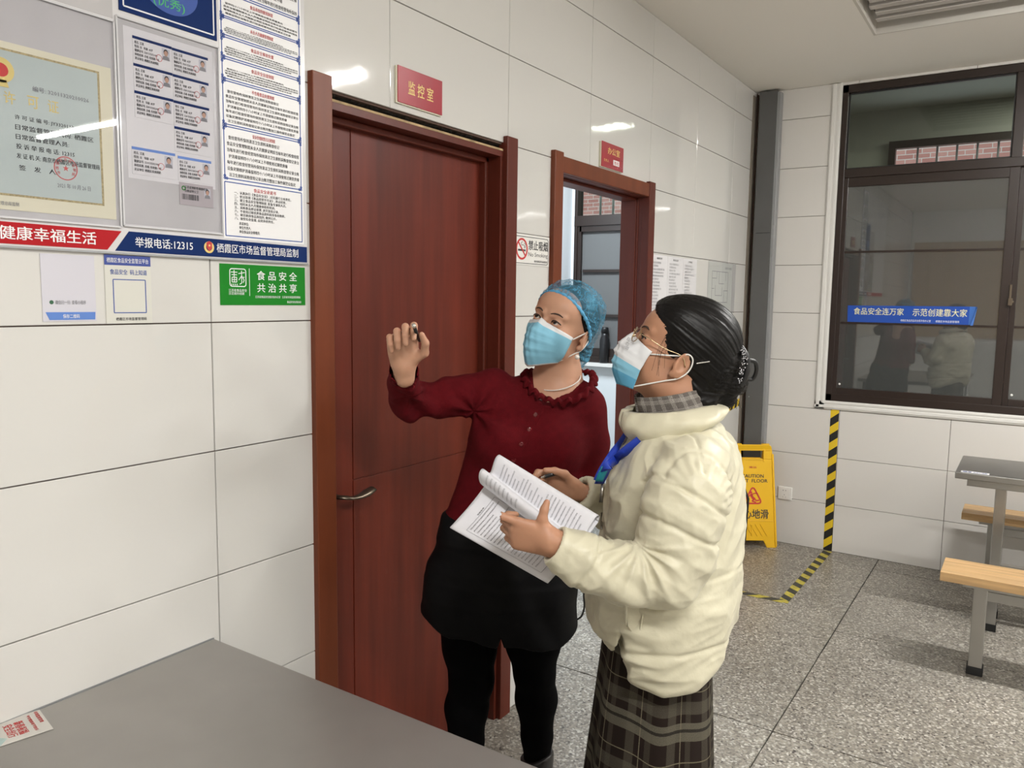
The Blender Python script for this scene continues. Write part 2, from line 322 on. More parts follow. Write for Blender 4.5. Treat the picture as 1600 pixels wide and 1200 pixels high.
add('sash', join([rect(PO, 1.25, 1.15, 1.28, 2.1, -.05, .0), rect(PO, .26, 1.15, .29, 2.1, -.05, 0), rect(PO, .26, 2.06, 1.265, 2.1, -.05, 0), rect(PO, .26, 1.15, 1.265, 1.21, -.05, 0), rect(PO, .29, 1.765, 1.235, 1.785, -.05, -.004), rect(PO, .29, 1.44, 1.235, 1.46, -.05, -.004)]), M['brown'], w2)
add('pane', rect(PO, .29, 1.2, 1.25, 2.06, -.03, -.025), M['officeglass'], w2)
add('pane', rect(PO, .26, 2.175, 1.28, 2.5, -.05, -.045), M['glass'], w2)
for k in range(7): add('window_bar', tube([PO(1.18-k*.105, 2.1, -.16), PO(1.18-k*.105, 2.6, -.16)], .009, 8), M['alu'], w2, smooth=True)
add('window_sill', box(XC-.05, WX, .22, 1.305, 1.08, 1.105), M['white'], w2)
o = area('office_fill_light', (2.9, .8, ZC-.03), .5, .5, 62, (.86, .94, 1))  # added fill lamp, in place of daylight through the office windows
o = area('back_room_fill_light', (5.1, -1.7, 3.1), .8, .3, 24, (1, 1, .92))  # added dim fill lamp, lightens the room behind the upper pane
add('tan_reflection_panel', box(XB, XB+.03, -2.6, -.05, 1.1, 2.45), M['tan'], kind='structure')  # unseen tan panel, added to give the window its tan reflection
t = thing('black_flask', (XC-.01, 1.03, 1.105), 'black upright flask on the white office window sill', 'flask')
add('flask_body', lathe([(.033, 0), (.036, .01), (.036, .17), (.024, .2), (.024, .22)], (XC-.01, 1.03, 1.105), 18), M['black'], t, smooth=True)
add('flask_lid', lathe([(.027, .22), (.027, .255), (.02, .262)], (XC-.01, 1.03, 1.105), 18), M['black'], t, smooth=True)
# steel post in the corner, trims
ps = thing('trim_1', (XC-.03, -.09, 0), kind='structure')
add('post_face', box(XC-.062, XC-.002, -.145, -.035, 0, ZC-.01), M['steelp'], ps, bevel=.002)
add('post_edge', box(XC-.060, XC-.002, -.166, -.145, 0, ZC-.02), M['alu'], ps, bevel=.002)
add('post_joint', box(XC-.0635, XC-.06, -.14, -.05, 2.0, 2.004), M['black'], ps)
for z in (.95, 1.05, 1.2, 2.05, 1.85, .8, 1.6): add('rivet', lathe([(.005, 0), (.004, .002), (.001, .003)], (XC-.0605, -.155+.1*(random.random() < .3), z), 8, (-1, 0, 0)), M['alu'], ps)
add('trim_2', box(XC-.010, XC-.001, -.014, -.001, 0, ZC-.012), M['grout'], kind='structure')
m_corner = mat('corner_strip', (.20, .17, .14), .6)
add('trim_3', rect(PD, XC-.085, .0, XC-.004, ZC-.03, .0005, .006), m_corner, kind='structure')
# ------------------------------------------------------------------ window in wall_right
w1 = thing('window_1', PW(1.9, .955), kind='structure')
U0, U1, V0, V1 = .515, 3.3, .958, 2.866
def wbar(n, ua, va, ub, vb, n0=-.06, n1=-.005, m='brown', bev=.003, par=None): return add(n, rect(PW, ua, va, ub, vb, n0, n1), M[m], par or w1, bevel=bev)
add('window_frame', join([rect(PW, U0, V0, U0+.035, V1, -.07, -.004), rect(PW, U1-.04, V0, U1, V1, -.07, -.004), rect(PW, U0, V1-.045, U1, V1, -.07, -.004), rect(PW, U0, V0, U1, V0+.045, -.07, -.004),
    rect(PW, U0+.035, 2.32, U1-.04, 2.372, -.07, -.002), rect(PW, 1.405, 2.36, 1.455, V1-.045, -.07, -.003), rect(PW, 2.32, 2.36, 2.37, V1-.045, -.07, -.003)]), M['brown'], w1, bevel=.003)
add('pane', rect(PW, .55, 2.372, 1.405, 2.821, -.04, -.034), M['glass'], w1)
add('pane', rect(PW, 1.455, 2.372, 2.32, 2.821, -.04, -.034), M['glass'], w1)
add('pane', rect(PW, 2.37, 2.372, 3.26, 2.821, -.04, -.034), M['glass'], w1)
add('glazing_bead', join([rect(PW, .55, 2.372, .558, 2.821, -.034, -.022), rect(PW, 1.397, 2.372, 1.405, 2.821, -.034, -.022), rect(PW, .55, 2.372, 1.405, 2.38, -.034, -.022), rect(PW, .55, 2.813, 1.405, 2.821, -.034, -.022)]), M['black'], w1)
def sash(ua, ub, n):
    s = add('sash', join([rect(PW, ua, 1.0, ua+.03, 2.32, n-.022, n), rect(PW, ub-.048, 1.0, ub, 2.32, n-.022, n), rect(PW, ua+.03, 1.0, ub-.048, 1.042, n-.022, n), rect(PW, ua+.03, 2.265, ub-.048, 2.32, n-.022, n)]), M['brown'], w1, bevel=.0025)
    add('pane', rect(PW, ua+.03, 1.042, ub-.048, 2.265, n-.016, n-.010), M['sash'], s)
    for v in (1.446, 1.876): add('glazing_bar', rect(PW, ua+.03, v-.006, ub-.048, v+.006, n-.010, n-.005), M['brown'], s)
    for u in (ua+.045,): add('screw_cap', lathe([(.007, 0), (.006, .003), (.002, .005)], PW(u, 1.065, n-.010), 12, (-1, 0, 0)), M['white'], s)
    return s
s1 = sash(.545, 1.452, -.008); s2 = sash(1.452, 2.36, -.03); s3 = sash(2.36, 3.262, -.008)
add('latch', join([rect(PW, 1.447, 1.60, 1.459, 1.68, -.008, .006), rect(PW, 1.444, 1.565, 1.466, 1.605, -.008, .018), lathe([(.011, 0), (.011, .012), (.005, .016)], PW(1.462, 1.585, -.0), 12, (-1, 0, 0))]), M['bronze'], w1, bevel=.002)
# white moulding round the window
t2 = thing('trim_4', PW(.48, .93), kind='structure')
add('moulding', join([rect(PW, .455, .905, .512, ZC-.004, 0, .008), rect(PW, .462, .912, .482, ZC-.004, .008, .014), rect(PW, .494, .945, .508, ZC-.004, .008, .011), rect(PW, .455, .905, 3.36, .955, 0, .008), rect(PW, .455, .914, 3.36, .932, .008, .014), rect(PW, .5, .941, 3.32, .953, .008, .012)]), M['whitetrim'], t2, bevel=.002)
add('window_reveal', join([rect(PW, .508, .95, .515, ZC, -.07, .006), rect(PW, .508, .95, 3.3, .958, -.07, .006)]), M['whitetrim'], t2)
# banner sticker on the glass
st = thing('window_sticker', PW(.95, 1.45, -.012), 'blue strip sticker with yellow writing on the window glass', 'sticker')
zz = -.0175
pts = [(.612, 1.552), (1.262, 1.556), (1.262, 1.448), (.615, 1.447)]
add('backing', prism(PW, pts, zz, zz+.0012), M['navy2'] if 'navy2' in M else mat('sticker_blue', (.012, .07, .38), .3, coat=.3), st)
add('curled_end', ([PW(1.262, 1.556, zz+.001), PW(1.262, 1.448, zz+.001), PW(1.285, 1.449, zz+.006), PW(1.292, 1.555, zz+.006), PW(1.300, 1.553, zz+.016), PW(1.272, 1.448, zz+.012)], [[0, 1, 2, 3], [3, 2, 5, 4]]), mat('sticker_back', (.05, .16, .50), .35), st)
add('lettering', text(PW, '食品安全连万家', .648, 1.498, .925, 1.54, zz+.0014, .008), mat('pale_yellow_print', (.82, .78, .42), .4), st)
add('lettering', text(PW, '示范创建靠大家', .972, 1.496, 1.252, 1.54, zz+.0014, .008), bpy.data.materials['pale_yellow_print'], st)
add('lettering', text(PW, '栖霞区食品药品安全委员会办公室', .91, 1.462, 1.07, 1.475, zz+.0014, 0, res=1), M['whitep'], st)
add('lettering', text(PW, '栖霞区市场监督管理局', 1.095, 1.461, 1.215, 1.474, zz+.0014, 0, res=1), M['whitep'], st)
# ------------------------------------------------------------------ doors
d1 = thing('door_1', (.77, .05, 0), kind='structure')
def dpart(n, q, m, par=d1, **k): return add(n, q, M[m], par, **k)
D1 = .076
dpart('casing', rect(PD, .297, 0, .366, 2.130, -.02, .018), 'woodo', bevel=.003)
dpart('casing', rect(PD, 1.180, 0.0, 1.247, 2.123, -.02, .018), 'woodc', bevel=.003)
dpart('jamb', rect(PD, 1.165, 0, 1.182, 2.075, -.13, -.001), 'woodc')
dpart('jamb', rect(PD, .345, 0, .366, 2.075, -.13, -.001), 'woodc')
dpart('head_jamb', rect(PD, .345, 2.052, 1.182, 2.072, -.13, .0), 'woodc')
dpart('door_stop', join([rect(PD, 1.145, 0, 1.165, 2.052, -.10, -.05), rect(PD, .366, 0, .38, 2.052, -.10, -.05), rect(PD, .366, 2.032, 1.165, 2.052, -.10, -.05)]), 'woodc', bevel=.004)
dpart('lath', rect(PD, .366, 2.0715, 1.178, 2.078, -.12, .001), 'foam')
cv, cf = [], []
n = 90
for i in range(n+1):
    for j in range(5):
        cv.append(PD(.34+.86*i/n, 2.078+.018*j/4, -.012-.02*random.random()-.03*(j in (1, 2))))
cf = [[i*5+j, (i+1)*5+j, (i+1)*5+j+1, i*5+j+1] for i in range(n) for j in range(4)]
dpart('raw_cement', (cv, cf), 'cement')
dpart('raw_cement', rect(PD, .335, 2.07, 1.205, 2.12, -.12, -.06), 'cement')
leaf = dpart('door_leaf', join([rect(PD, .380, .006, .520, 2.034, -D1-.04, -D1), rect(PD, .524, 1.0245, 1.147, 2.034, -D1-.04, -D1), rect(PD, .524, .006, 1.147, 1.0215, -D1-.04, -D1), rect(PD, .38, .01, 1.14, 2.03, -D1-.038, -D1-.003)]), 'wood', bevel=.0012)
hp = dpart('handle', rect(PD, .430, .885, .446, 1.055, -D1, -D1+.007), 'bronze', bevel=.003)
lv = [(.438, .992, .0), (.438, .992, .03), (.447, .992, .046), (.470, .986, .050), (.500, .985, .050), (.530, .990, .049), (.556, .996, .047), (.570, .992, .045)]
add('lever', tube([PD(a, b, -D1+c) for a, b, c in lv], [.011, .011, .010, .008, .011, .0155, .013, .005], 12, flat=.6), M['bronze'], hp, smooth=True)
add('keyhole', lathe([(.006, 0), (.005, .002)], PD(.438, .93, -D1+.007), 12, (0, -1, 0)), M['black'], hp)
# broken bit of casing at the bottom
dpart('splintered_wood', join([rect(PD, 1.186, .30, 1.205, .43, .0181, .0195), rect(PD, 1.207, .33, 1.214, .41, .0181, .0195)]+[prism(PD, [(1.188+.004*k, .43), (1.191+.004*k, .43), (1.190+.004*k, .44+.02*random.random())], .018, .0192) for k in range(6)]), 'foam')
d2 = thing('door_2', (1.97, .05, 0), kind='structure')
add('casing', rect(PD, 1.502, 0, 1.567, 2.128, -.02, .020), M['woodo'], d2, bevel=.003)
add('casing', rect(PD, 2.384, 0, 2.450, 2.124, -.02, .020), M['woodc'], d2, bevel=.003)
add('head_casing', rect(PD, 1.567, 2.052, 2.384, 2.114, -.02, .017), M['woodo'], d2, bevel=.003)
add('jamb', join([rect(PD, 2.385, 0, 2.40, 2.06, -.125, .0), rect(PD, 2.374, 0, 2.386, 2.045, -.125, -.045), rect(PD, 2.379, 0, 2.386, 2.045, -.045, -.036)]), M['woodc'], d2, bevel=.003)
add('jamb', join([rect(PD, 1.556, 0, 1.568, 2.06, -.125, .0), rect(PD, 1.568, 0, 1.580, 2.045, -.125, -.045)]), M['woodc'], d2, bevel=.003)
add('head_jamb', join([rect(PD, 1.566, 2.050, 2.385, 2.062, -.125, .0), rect(PD, 1.568, 2.037, 2.386, 2.05, -.125, -.045)]), M['woodc'], d2, bevel=.003)
add('strike_plate', rect(Pl((2.386, 0, 0), (0, 1, 0), (0, 0, 1), (-1, 0, 0)), .010, .93, .032, 1.03, 0, .0015), M['alu'], d2)
# ------------------------------------------------------------------ room signs
s = thing('door_sign', PD(.727, 2.122), 'red door plate reading three gold characters above the closed door', 'sign')
add('back_plate', rect(PD, .623, 2.119, .829, 2.222, .0005, .006), M['cream'], s); add('plate', rect(PD, .628, 2.122, .831, 2.224, .006, .0085), M['signred'], s, bevel=.001)
add('lettering', text(PD, '监 控 室', .672, 2.152, .787, 2.191, .0088, .028), M['gold'], s)
s = thing('door_sign', PD(2.0, 2.123), 'red office plate leaning on the frame above the open doorway', 'sign')
add('back_plate', rect(PD, 1.893, 2.123, 2.10, 2.226, .0005, .008), M['cream'], s); add('plate', rect(PD, 1.898, 2.125, 2.106, 2.229, .008, .011), M['signred'], s, bevel=.001)
add('lettering', text(PD, '办公室', 1.952, 2.183, 2.068, 2.212, .0114, .02), M['gold'], s)
add('lettering', text(PD, '负责人', 1.918, 2.148, 1.965, 2.160, .0114, 0), M['gold'], s)
add('name_card', rect(PD, 2.005, 2.143, 2.062, 2.165, .011, .013), M['whitep'], s); add('name_card_rim', join([rect(PD, 1.99, 2.135, 2.095, 2.138, .011, .0125), rect(PD, 1.99, 2.17, 2.095, 2.173, .011, .0125), rect(PD, 2.093, 2.135, 2.096, 2.173, .011, .0125)]), M['plast'], s)
add('lettering', text(PD, '姓名', 2.012, 2.147, 2.054, 2.161, .0132, .01), M['inkr'], s)
# no smoking sign
s = thing('no_smoking_sign', PD(1.37, 1.69), 'white no smoking sign between the two door frames', 'sign')
add('plate', rect(PD, 1.2485, 1.688, 1.498, 1.799, .0005, .002), M['white'], s)
rr = lambda a, b, c, d, r: [(c-r+r*cos(t), d-r+r*sin(t)) for t in np.linspace(0, pi/2, 6)]+[(a+r+r*cos(t), d-r+r*sin(t)) for t in np.linspace(pi/2, pi, 6)]+[(a+r+r*cos(t), b+r+r*sin(t)) for t in np.linspace(pi, 1.5*pi, 6)]+[(c-r+r*cos(t), b+r+r*sin(t)) for t in np.linspace(1.5*pi, 2*pi, 6)]
def outline(pl, pts, w, n0, n1): return strip(pl, pts+[pts[0]], w, n0, n1)
add('border', outline(PD, rr(1.255, 1.694, 1.490, 1.790, .012), .0022, .002, .0024), M['ink'], s)
add('ban_ring', join([ringp(PD, 1.304, 1.745, .032, .039, .002, .0028), strip(PD, [(1.281, 1.768), (1.327, 1.722)], .006, .002, .0029)]), M['inkr'], s)
add('cigarette', join([rect(PD, 1.279, 1.737, 1.318, 1.744, .002, .0026), rect(PD, 1.320, 1.737, 1.329, 1.744, .002, .0026), strip(PD, [(1.320, 1.748), (1.322, 1.756), (1.314, 1.760), (1.302, 1.758), (1.300, 1.766), (1.308, 1.772)], .002, .002, .0024), strip(PD, [(1.326, 1.748), (1.328, 1.762), (1.320, 1.767)], .002, .002, .0024)]), M['ink'], s)
add('lettering', text(PD, '禁止吸烟', 1.349, 1.744, 1.486, 1.780, .0023, .03), M['ink'], s)
add('lettering', text(PD, 'No Smoking', 1.349, 1.716, 1.486, 1.736, .0023, 0), M['ink'], s)
add('lettering', text(PD, '南京市爱国卫生运动委员会', 1.39, 1.700, 1.484, 1.708, .0023, .005, res=1), M['ink'], s)
# ------------------------------------------------------------------ notice board
HZ = '食品安全管理制度从业人员健康证明应当每年进行检查经营场所保持清洁卫生原料采购查验记录台账完整加工操作规范设备定期维护消毒留样四十八小时以上不得使用过期变质餐具洗净保洁储存分类'
def para(n, cols, indent=True):
    out = []
    for i in range(n):
        k = random.randint(0, len(HZ)-cols-1) if len(HZ) > cols+1 else 0; L = cols if i % 3 else cols-random.randint(0, cols//3)
        out.append(('  ' if i % 3 == 0 and indent else '')+(HZ+HZ)[k:k+L])
    return '\n'.join(out)
PAR = [para(5, 26), para(7, 26), para(4, 26)]
nb = thing('notice_board', PD(-.5, 1.645), 'large white notice board with red and blue footer banner', 'notice board')
add('panel', rect(PD, -1.25, 1.645, .284, 2.75, .001, .0065), M['board'], nb, bevel=.0008)
add('bottom_rail', rect(PD, -1.25, 1.6435, .2845, 1.6475, .0065, .0085), M['alu'], nb)
add('red_banner', prism(PD, [(-1.25, 1.651), (-.242, 1.651), (-.211, 1.690), (-1.25, 1.692)], .0065, .0075), M['red'], nb)
add('blue_banner', prism(PD, [(-.226, 1.650), (.2815, 1.649), (.2815, 1.688), (-.195, 1.691)], .0065, .0075), M['navy'], nb)
add('lettering', text(PD, '共享健康幸福生活', -.502, 1.659, -.264, 1.684, .0078, .025), M['whitep'], nb)
add('lettering', text(PD, '举报电话:12315', -.183, 1.660, -.048, 1.681, .0078, .02), M['whitep'], nb)
add('lettering', text(PD, '栖霞区市场监督管理局监制', .013, 1.660, .252, 1.681, .0078, .012), M['whitep'], nb)
bdg = add('badge', ringp(PD, -.007, 1.670, .008, .013, .0075, .0085, 20), M['gold'], nb)
add('badge_shield', prism(PD, [(-.014, 1.680), (-.007, 1.684), (0, 1.680), (-.001, 1.668), (-.007, 1.661), (-.013, 1.668)], .0083, .0093), M['inkr'], bdg)
add('badge_star', join([circ_ for circ_ in [prism(PD, circ(-.007, 1.674, .0025, 8), .0093, .0097)]]), M['gold'], bdg)
def frame_box(u0_, v0_, u1_, v1_, title, body, m=None):
    pts = [(u0_, v0_), (u1_, v0_), (u1_, v1_), (u0_, v1_)]
    parts = [outline(PD, pts, .0022, .0072, .0076)]
    if m is None:
        for (a, b) in pts:
            sx = 1 if a < (u0_+u1_)/2 else -1; sy = 1 if b < (v0_+v1_)/2 else -1
            for q, r in ((0, 0), (1, 0), (0, 1)): parts.append(ringp(PD, a+sx*q*.0055, b+sy*r*.0055, .0018, .0034, .0072, .0077, 10))
    add('rule_border', join(parts), M['inkb'], nb)
    add('lettering', text(PD, title, (u0_+u1_)/2-.033, v1_-.0155, (u0_+u1_)/2+.033, v1_-.0065, .0074, .012, res=1), M['inkr'], nb)
    if body: add('lettering', text(PD, body, u0_+.007, v0_+.005, u1_-.006, v1_-.019, .0074, .004, line=1.5, res=1), M['ink'], nb)
add('rules_sheet', rect(PD, .034, 1.694, .272, 2.74, .0065, .0071), M['whitep'], nb)
ttl = ['食品留样制度', '食品添加剂管理制度', '餐饮具清洗消毒制度', '从业人员健康管理制度', '食品安全事故处置制度', '不合格食品处置制度', '投诉受理和登记记录制度']
ys = [2.74, 2.46, 2.30, 2.232, 2.186, 2.146, 2.106]
bxs = [(2.60, 2.735, PAR[1]), (2.46, 2.594, PAR[1]), (2.345, 2.454, PAR[0]), (2.243, 2.339, PAR[0]), (2.188, 2.238, PAR[2]), (2.147, 2.184, PAR[2]), (2.100, 2.142, PAR[2]), (2.052, 2.095, PAR[2]), (1.951, 2.047, PAR[1]), (1.830, 1.946, PAR[1])]
tt = ['食品安全管理制度', '餐饮具消毒制度', '食品进货查验制度', '食品留样制度', '食品添加剂使用制度', '从业人员健康管理制度', '食品安全事故处置', '食品安全自查制度', '不合格食品处置制度', '投诉受理和登记记录制度']
for (a, b, t_), q in zip(bxs, tt): frame_box(.040, a, .265, b, q, t_)
frame_box(.039, 1.700, .266, 1.822, '食品安全承诺书', None, m='plain')
add('lettering', text(PD, '一、认真执行《食品安全法》, 切实履行主体责任。\n二、依法取得《食品经营许可证》, 亮证经营。\n三、建立食品安全管理制度, 配备专兼职人员。\n四、组织从业人员健康体检和培训。\n五、采购食品索证索票, 进货查验记录。\n六、不使用过期变质食品原料和非食用物质。\n七、规范使用食品添加剂, 做到公示。\n八、接受社会监督, 自觉承担责任。', .064, 1.738, .232, 1.804, .0074, .01, line=1.15, res=1), M['ink'], nb)
add('lettering', text(PD, '承诺单位:\n单位负责人:\n单位食品安全管理员:', .076, 1.708, .135, 1.734, .0074, .01, line=1.2, res=1), M['ink'], nb)
# inspection grade panel at the top
add('grade_panel', prism(PD, [(-.199, 2.127), (.027, 2.127), (.027, 2.42), (-.199, 2.42)], .0065, .009), M['navy'], nb)
add('grade_panel_line', outline(PD, [(-.190, 2.137), (.019, 2.137), (.019, 2.41), (-.190, 2.41)], .003, .009, .0094), M['whitep'], nb)
add('grade_badge', prism(PD, circ(-.085, 2.20, .065, 40, ry=.05), .009, .0096), M['inkb'], nb)
add('lettering', text(PD, '(优秀)', -.125, 2.158, -.052, 2.182, .0098, .01), mat('green_print', (.05, .45, .12), .4), nb)
# clear pockets
def pocket(a, b, c, d, m='plast'):
    p = add('clear_pocket', join([rect(PD, a, b, c, d, .0115, .0120)]), M[m], nb)
    add('pocket_rim', outline(PD, [(a, b), (c, b), (c, d), (a, d)], .0035, .0065, .0122), M['plast2'], p)
M['plast2'] = mat('pocket_edge', (.62, .62, .64), .2, coat=.4)
add('pocket_back', rect(PD, -.205, 1.706, .026, 2.108, .0065, .0070), M['plastg'], nb)
add('pocket_back', rect(PD, -.49, 1.70, -.212, 2.098, .0065, .0070), M['plastg'], nb)
add('pocket_back', rect(PD, -.49, 2.106, -.212, 2.36, .0065, .0070), M['plastg'], nb)
pocket(-.207, 1.702, .029, 2.113); pocket(-.49, 1.698, -.213, 2.10)
# licence certificate
c = thing('certificate', PD(-.33, 1.715, .007), 'pale teal licence certificate with gold border in a clear pocket', 'certificate')
add('card', rect(PD, -.475, 1.712, -.221, 2.008, .0072, .0080), M['cream'], c)
add('gold_border', rect(PD, -.470, 1.737, -.245, 1.996, .0080, .0083), mat('border_gold', (.40, .33, .17), .5, var=.3, scale=300), c)
add('printed_field', rect(PD, -.466, 1.741, -.2495, 1.992, .0083, .0086), M['teal'], c)
gl = mat('certificate_gold', (.62, .50, .18), .35, metal=.3)
for q, (a, ch) in enumerate([(-.414, '许'), (-.374, '可'), (-.338, '证')]): add('lettering', text(PD, ch, a-.008, 1.900, a+.012, 1.922, .0088, .015), gl, c)
add('emblem', join([ringp(PD, -.424, 1.957, .012, .022, .0086, .0094, 24), prism(PD, [(-.432, 1.94), (-.416, 1.94), (-.412, 1.928), (-.436, 1.928)], .0086, .0094)]), gl, c)
add('emblem', prism(PD, circ(-.424, 1.957, .012, 16), .0086, .0096), M['inkr'], c)
for k, (tx, vv, l) in enumerate([('许 可 证 编 号: JY3320113', 1.879, -.30), ('日常监督管理机构: 栖霞区', 1.862, -.262), ('日常监督管理人员:', 1.845, -.31), ('投 诉 举 报 电 话: 12315', 1.828, -.30), ('发 证 机 关: 南京市栖霞区市场监督管理局', 1.811, -.252), ('签    发    人:', 1.790, -.335), ('2021 年 10 月 26 日', 1.767, -.272), ('编号: 32011320210026', 1.936, -.268)]):
    a = [-.405, -.405, -.405, -.405, -.405, -.402, -.335, -.372][k]
    add('lettering', text(PD, tx, a, vv-.0048, l, vv+.0048, .0088, .018, res=1), M['ink'] if k < 6 else M['inkg'], c)
add('lettering', text(PD, '国家市场监督管理总局监制', -.48, 1.7195, -.405, 1.7265, .0082, .006, res=1), M['inkg'], c)
sm = mat('stamp_red', (.60, .10, .10), .5)
add('stamp', join([ringp(PD, -.318, 1.80, .0205, .0222, .0088, .0091, 32), prism(PD, [(-.318+(.006 if i % 2 == 0 else .0024)*sin(2*pi*i/10), 1.80+(.006 if i % 2 == 0 else .0024)*cos(2*pi*i/10)) for i in range(10)], .0088, .0091)]), sm, c)
for i, ch in enumerate('市栖霞区市场监管局'):
    t = radians(215-i*31); a, b = -.318+.0165*cos(t), 1.80+.0165*sin(t); add('lettering', text(PD, ch, a-.003, b-.003, a+.003, b+.003, .0088, .01, res=1), sm, c)
# health cards
CARD = ['姓名: 性别: 年龄:', '编号: 320113', '体检结果: 健康合格', '有效期限: 一年']
def idcard(u, v, w_, h_, hdr, lab, n=.0075, hd='navy', grey=False):
    c = thing('health_card', PD(u+w_/2, v, n), lab, 'card', 'staff health cards on the notice board')
    add('card', rect(PD, u, v, u+w_, v+h_, n, n+.0007), M['paper'] if not grey else mat('grey_card', (.40, .36, .38), .4), c)
    if not grey:
        add('header_band', rect(PD, u, v+h_-.0055, u+w_, v+h_, n+.0007, n+.0010), M[hd], c)
        add('lettering', text(PD, '姓名: 王某\n性别: 女   年龄: 45岁\n健康证号: 3201132021001\n体检结果: 合格 有效期一年\n发证单位: 栖霞区疾病预防', u+.004, v+.007, u+w_*.66, v+h_-.009, n+.0009, .004, line=1.3, res=1), M['ink'], c)
        add('stamp', ringp(PD, u+w_*.66, v+h_*.42, .0062, .0072, n+.0009, n+.0011, 16), sm, c)
    else:
        add('lettering', text(PD, '江苏省预防性健康检查\n合格证明公卫', u+.012, v+h_-.02, u+w_-.014, v+h_-.006, n+.0009, .004, line=1.2, res=1), M['ink'], c)
        add('emblem', ringp(PD, u+.010, v+h_-.012, .003, .005, n+.0009, n+.0011, 12), M['green'], c)
        add('barcode', join([rect(PD, u+.006+.0028*k, v+.012, u+.006+.0028*k+random.uniform(.0008, .002), v+.024, n+.0007, n+.0010) for k in range(15)]), M['ink'], c)
    x, y, q = u+w_*(.84 if not grey else .82), v+h_*.62, h_/.05
    ph = add('portrait_photo', rect(PD, x-.0085*q, y-.0105*q, x+.0085*q, y+.0115*q, n+.0007, n+.0009), mat('photo_background', (.50, .50, .56), .4), c)
    add('portrait', prism(PD, circ(x, y+.0042*q, .0050*q, 12, ry=.006*q), n+.0010, n+.0012), M['ink'], ph)
    add('portrait', prism(PD, circ(x, y+.0022*q, .0042*q, 12, ry=.0052*q), n+.0012, n+.0014), M['skinshade'], ph)
    add('portrait', prism(PD, [(x-.0078*q, y-.0105*q), (x+.0078*q, y-.0105*q), (x+.0062*q, y-.0042*q), (x, y-.002*q), (x-.0062*q, y-.0042*q)], n+.0010, n+.0012), M['inkg'], ph)
W_ = .0875
for r_, (vl, vr) in enumerate([(2.0320, 2.0310), (1.9780, 1.9770), (1.9240, 1.9230)]):
    row = ['top', 'second', 'third'][r_]
    idcard(-.173, vl, W_, .053, 'navy', f'white staff health card with portrait, left column, {row} row')
    idcard(-.085, vr, W_, .053, 'navy', f'white staff health card with portrait, right column, {row} row')
idcard(-.085, 1.870, W_, .052, 'navy', 'white staff health card, right column, fourth row with nothing beside it')
idcard(-.183, 1.809, .098, .055, 'navy', 'wide staff health card with bright blue band, bottom left, slightly proud', hd='lblue')
idcard(-.079, 1.809, .083, .052, 'navy', 'staff health card with bright blue band directly above the grey card', hd='lblue')
idcard(-.077, 1.758, .084, .048, 'navy', 'grey laminated health certificate with barcode, lowest of the cards', grey=True)
add('paper_backing', rect(PD, -.192, 1.80, .014, 2.10, .0071, .0074), M['paper'], nb)
# stickers under the board
s = thing('notice_sheet', PD(-.317, 1.507), 'white laminated notice with blue foot band, left below the board', 'notice')
add('sheet', rect(PD, -.370, 1.508, -.267, 1.637, .0005, .0016), M['plast3'] if 'plast3' in M else mat('laminate', (.62, .61, .68), .25, coat=.4), s)
add('foot_band', prism(PD, [(-.365, 1.526), (-.269, 1.526), (-.270, 1.511), (-.358, 1.511)], .0016, .0021), M['lblue'], s)
add('lettering', text(PD, '保存二维码', -.333, 1.514, -.301, 1.522, .0023, .01, res=1), M['whitep'], s)
add('lettering', text(PD, '微信扫一扫  查看小程序', -.346, 1.541, -.287, 1.549, .0018, .004, res=1), M['inkg'], s)
add('dot', prism(PD, circ(-.353, 1.545, .004, 12), .0016, .002), mat('dark_green_dot', (.03, .12, .06), .5), s)
s = thing('notice_sheet', PD(-.198, 1.50), 'narrow white notice with dark blue header beside the blue-footed one', 'notice')
add('sheet', rect(PD, -.247, 1.502, -.147, 1.642, .0005, .0018), M['cream2'] if 'cream2' in M else mat('ivory_sheet', (.66, .655, .60), .3, coat=.3), s)
add('header_band', rect(PD, -.247, 1.621, -.147, 1.642, .0018, .0022), mat('header_blue', (.03, .06, .30), .35), s)
add('lettering', text(PD, '栖霞区食品安全监管云平台', -.242, 1.626, -.152, 1.636, .0024, .012, res=1), M['whitep'], s)
add('lettering', text(PD, '食品安全  码上知道', -.236, 1.602, -.156, 1.613, .002, .015, res=1), M['inkb'], s)
add('lettering', text(PD, '栖霞区市场监督管理局', -.227, 1.508, -.160, 1.5145, .002, .015, res=1), M['ink'], s)
add('code_frame', outline(PD, [(-.230, 1.524), (-.160, 1.524), (-.160, 1.592), (-.230, 1.592)], .0018, .0018, .0022), M['inkb'], s)
s = thing('food_safety_sticker', PD(.152, 1.538), 'green rectangular sticker with white characters below the board corner', 'sticker')
add('sheet', rect(PD, .024, 1.540, .279, 1.636, .0005, .0014), M['green'], s)
add('lettering', text(PD, '食 品 安 全\n共 治 共 享', .128, 1.571, .252, 1.6225, .0016, .02, line=1.25), M['whitep'], s)
add('divider', rect(PD, .1055, 1.562, .1068, 1.627, .0014, .0017), M['whitep'], s)
add('lettering', text(PD, '江苏省食品安全委员会办公室   江苏省市场监督管理局', .122, 1.557, .262, 1.563, .0016, .004, res=1), M['whitep'], s)
add('lettering', text(PD, '食品安全在我身边', .219, 1.545, .265, 1.551, .0016, .004, res=1), M['whitep'], s)
add('lettering', text(PD, '江苏省食品安全\n示范城市创建', .047, 1.564, .098, 1.578, .0016, .006, res=1), M['whitep'], s)
lg = [outline(PD, rr(.051, 1.584, .096, 1.625, .006), .0022, .0014, .0018)]
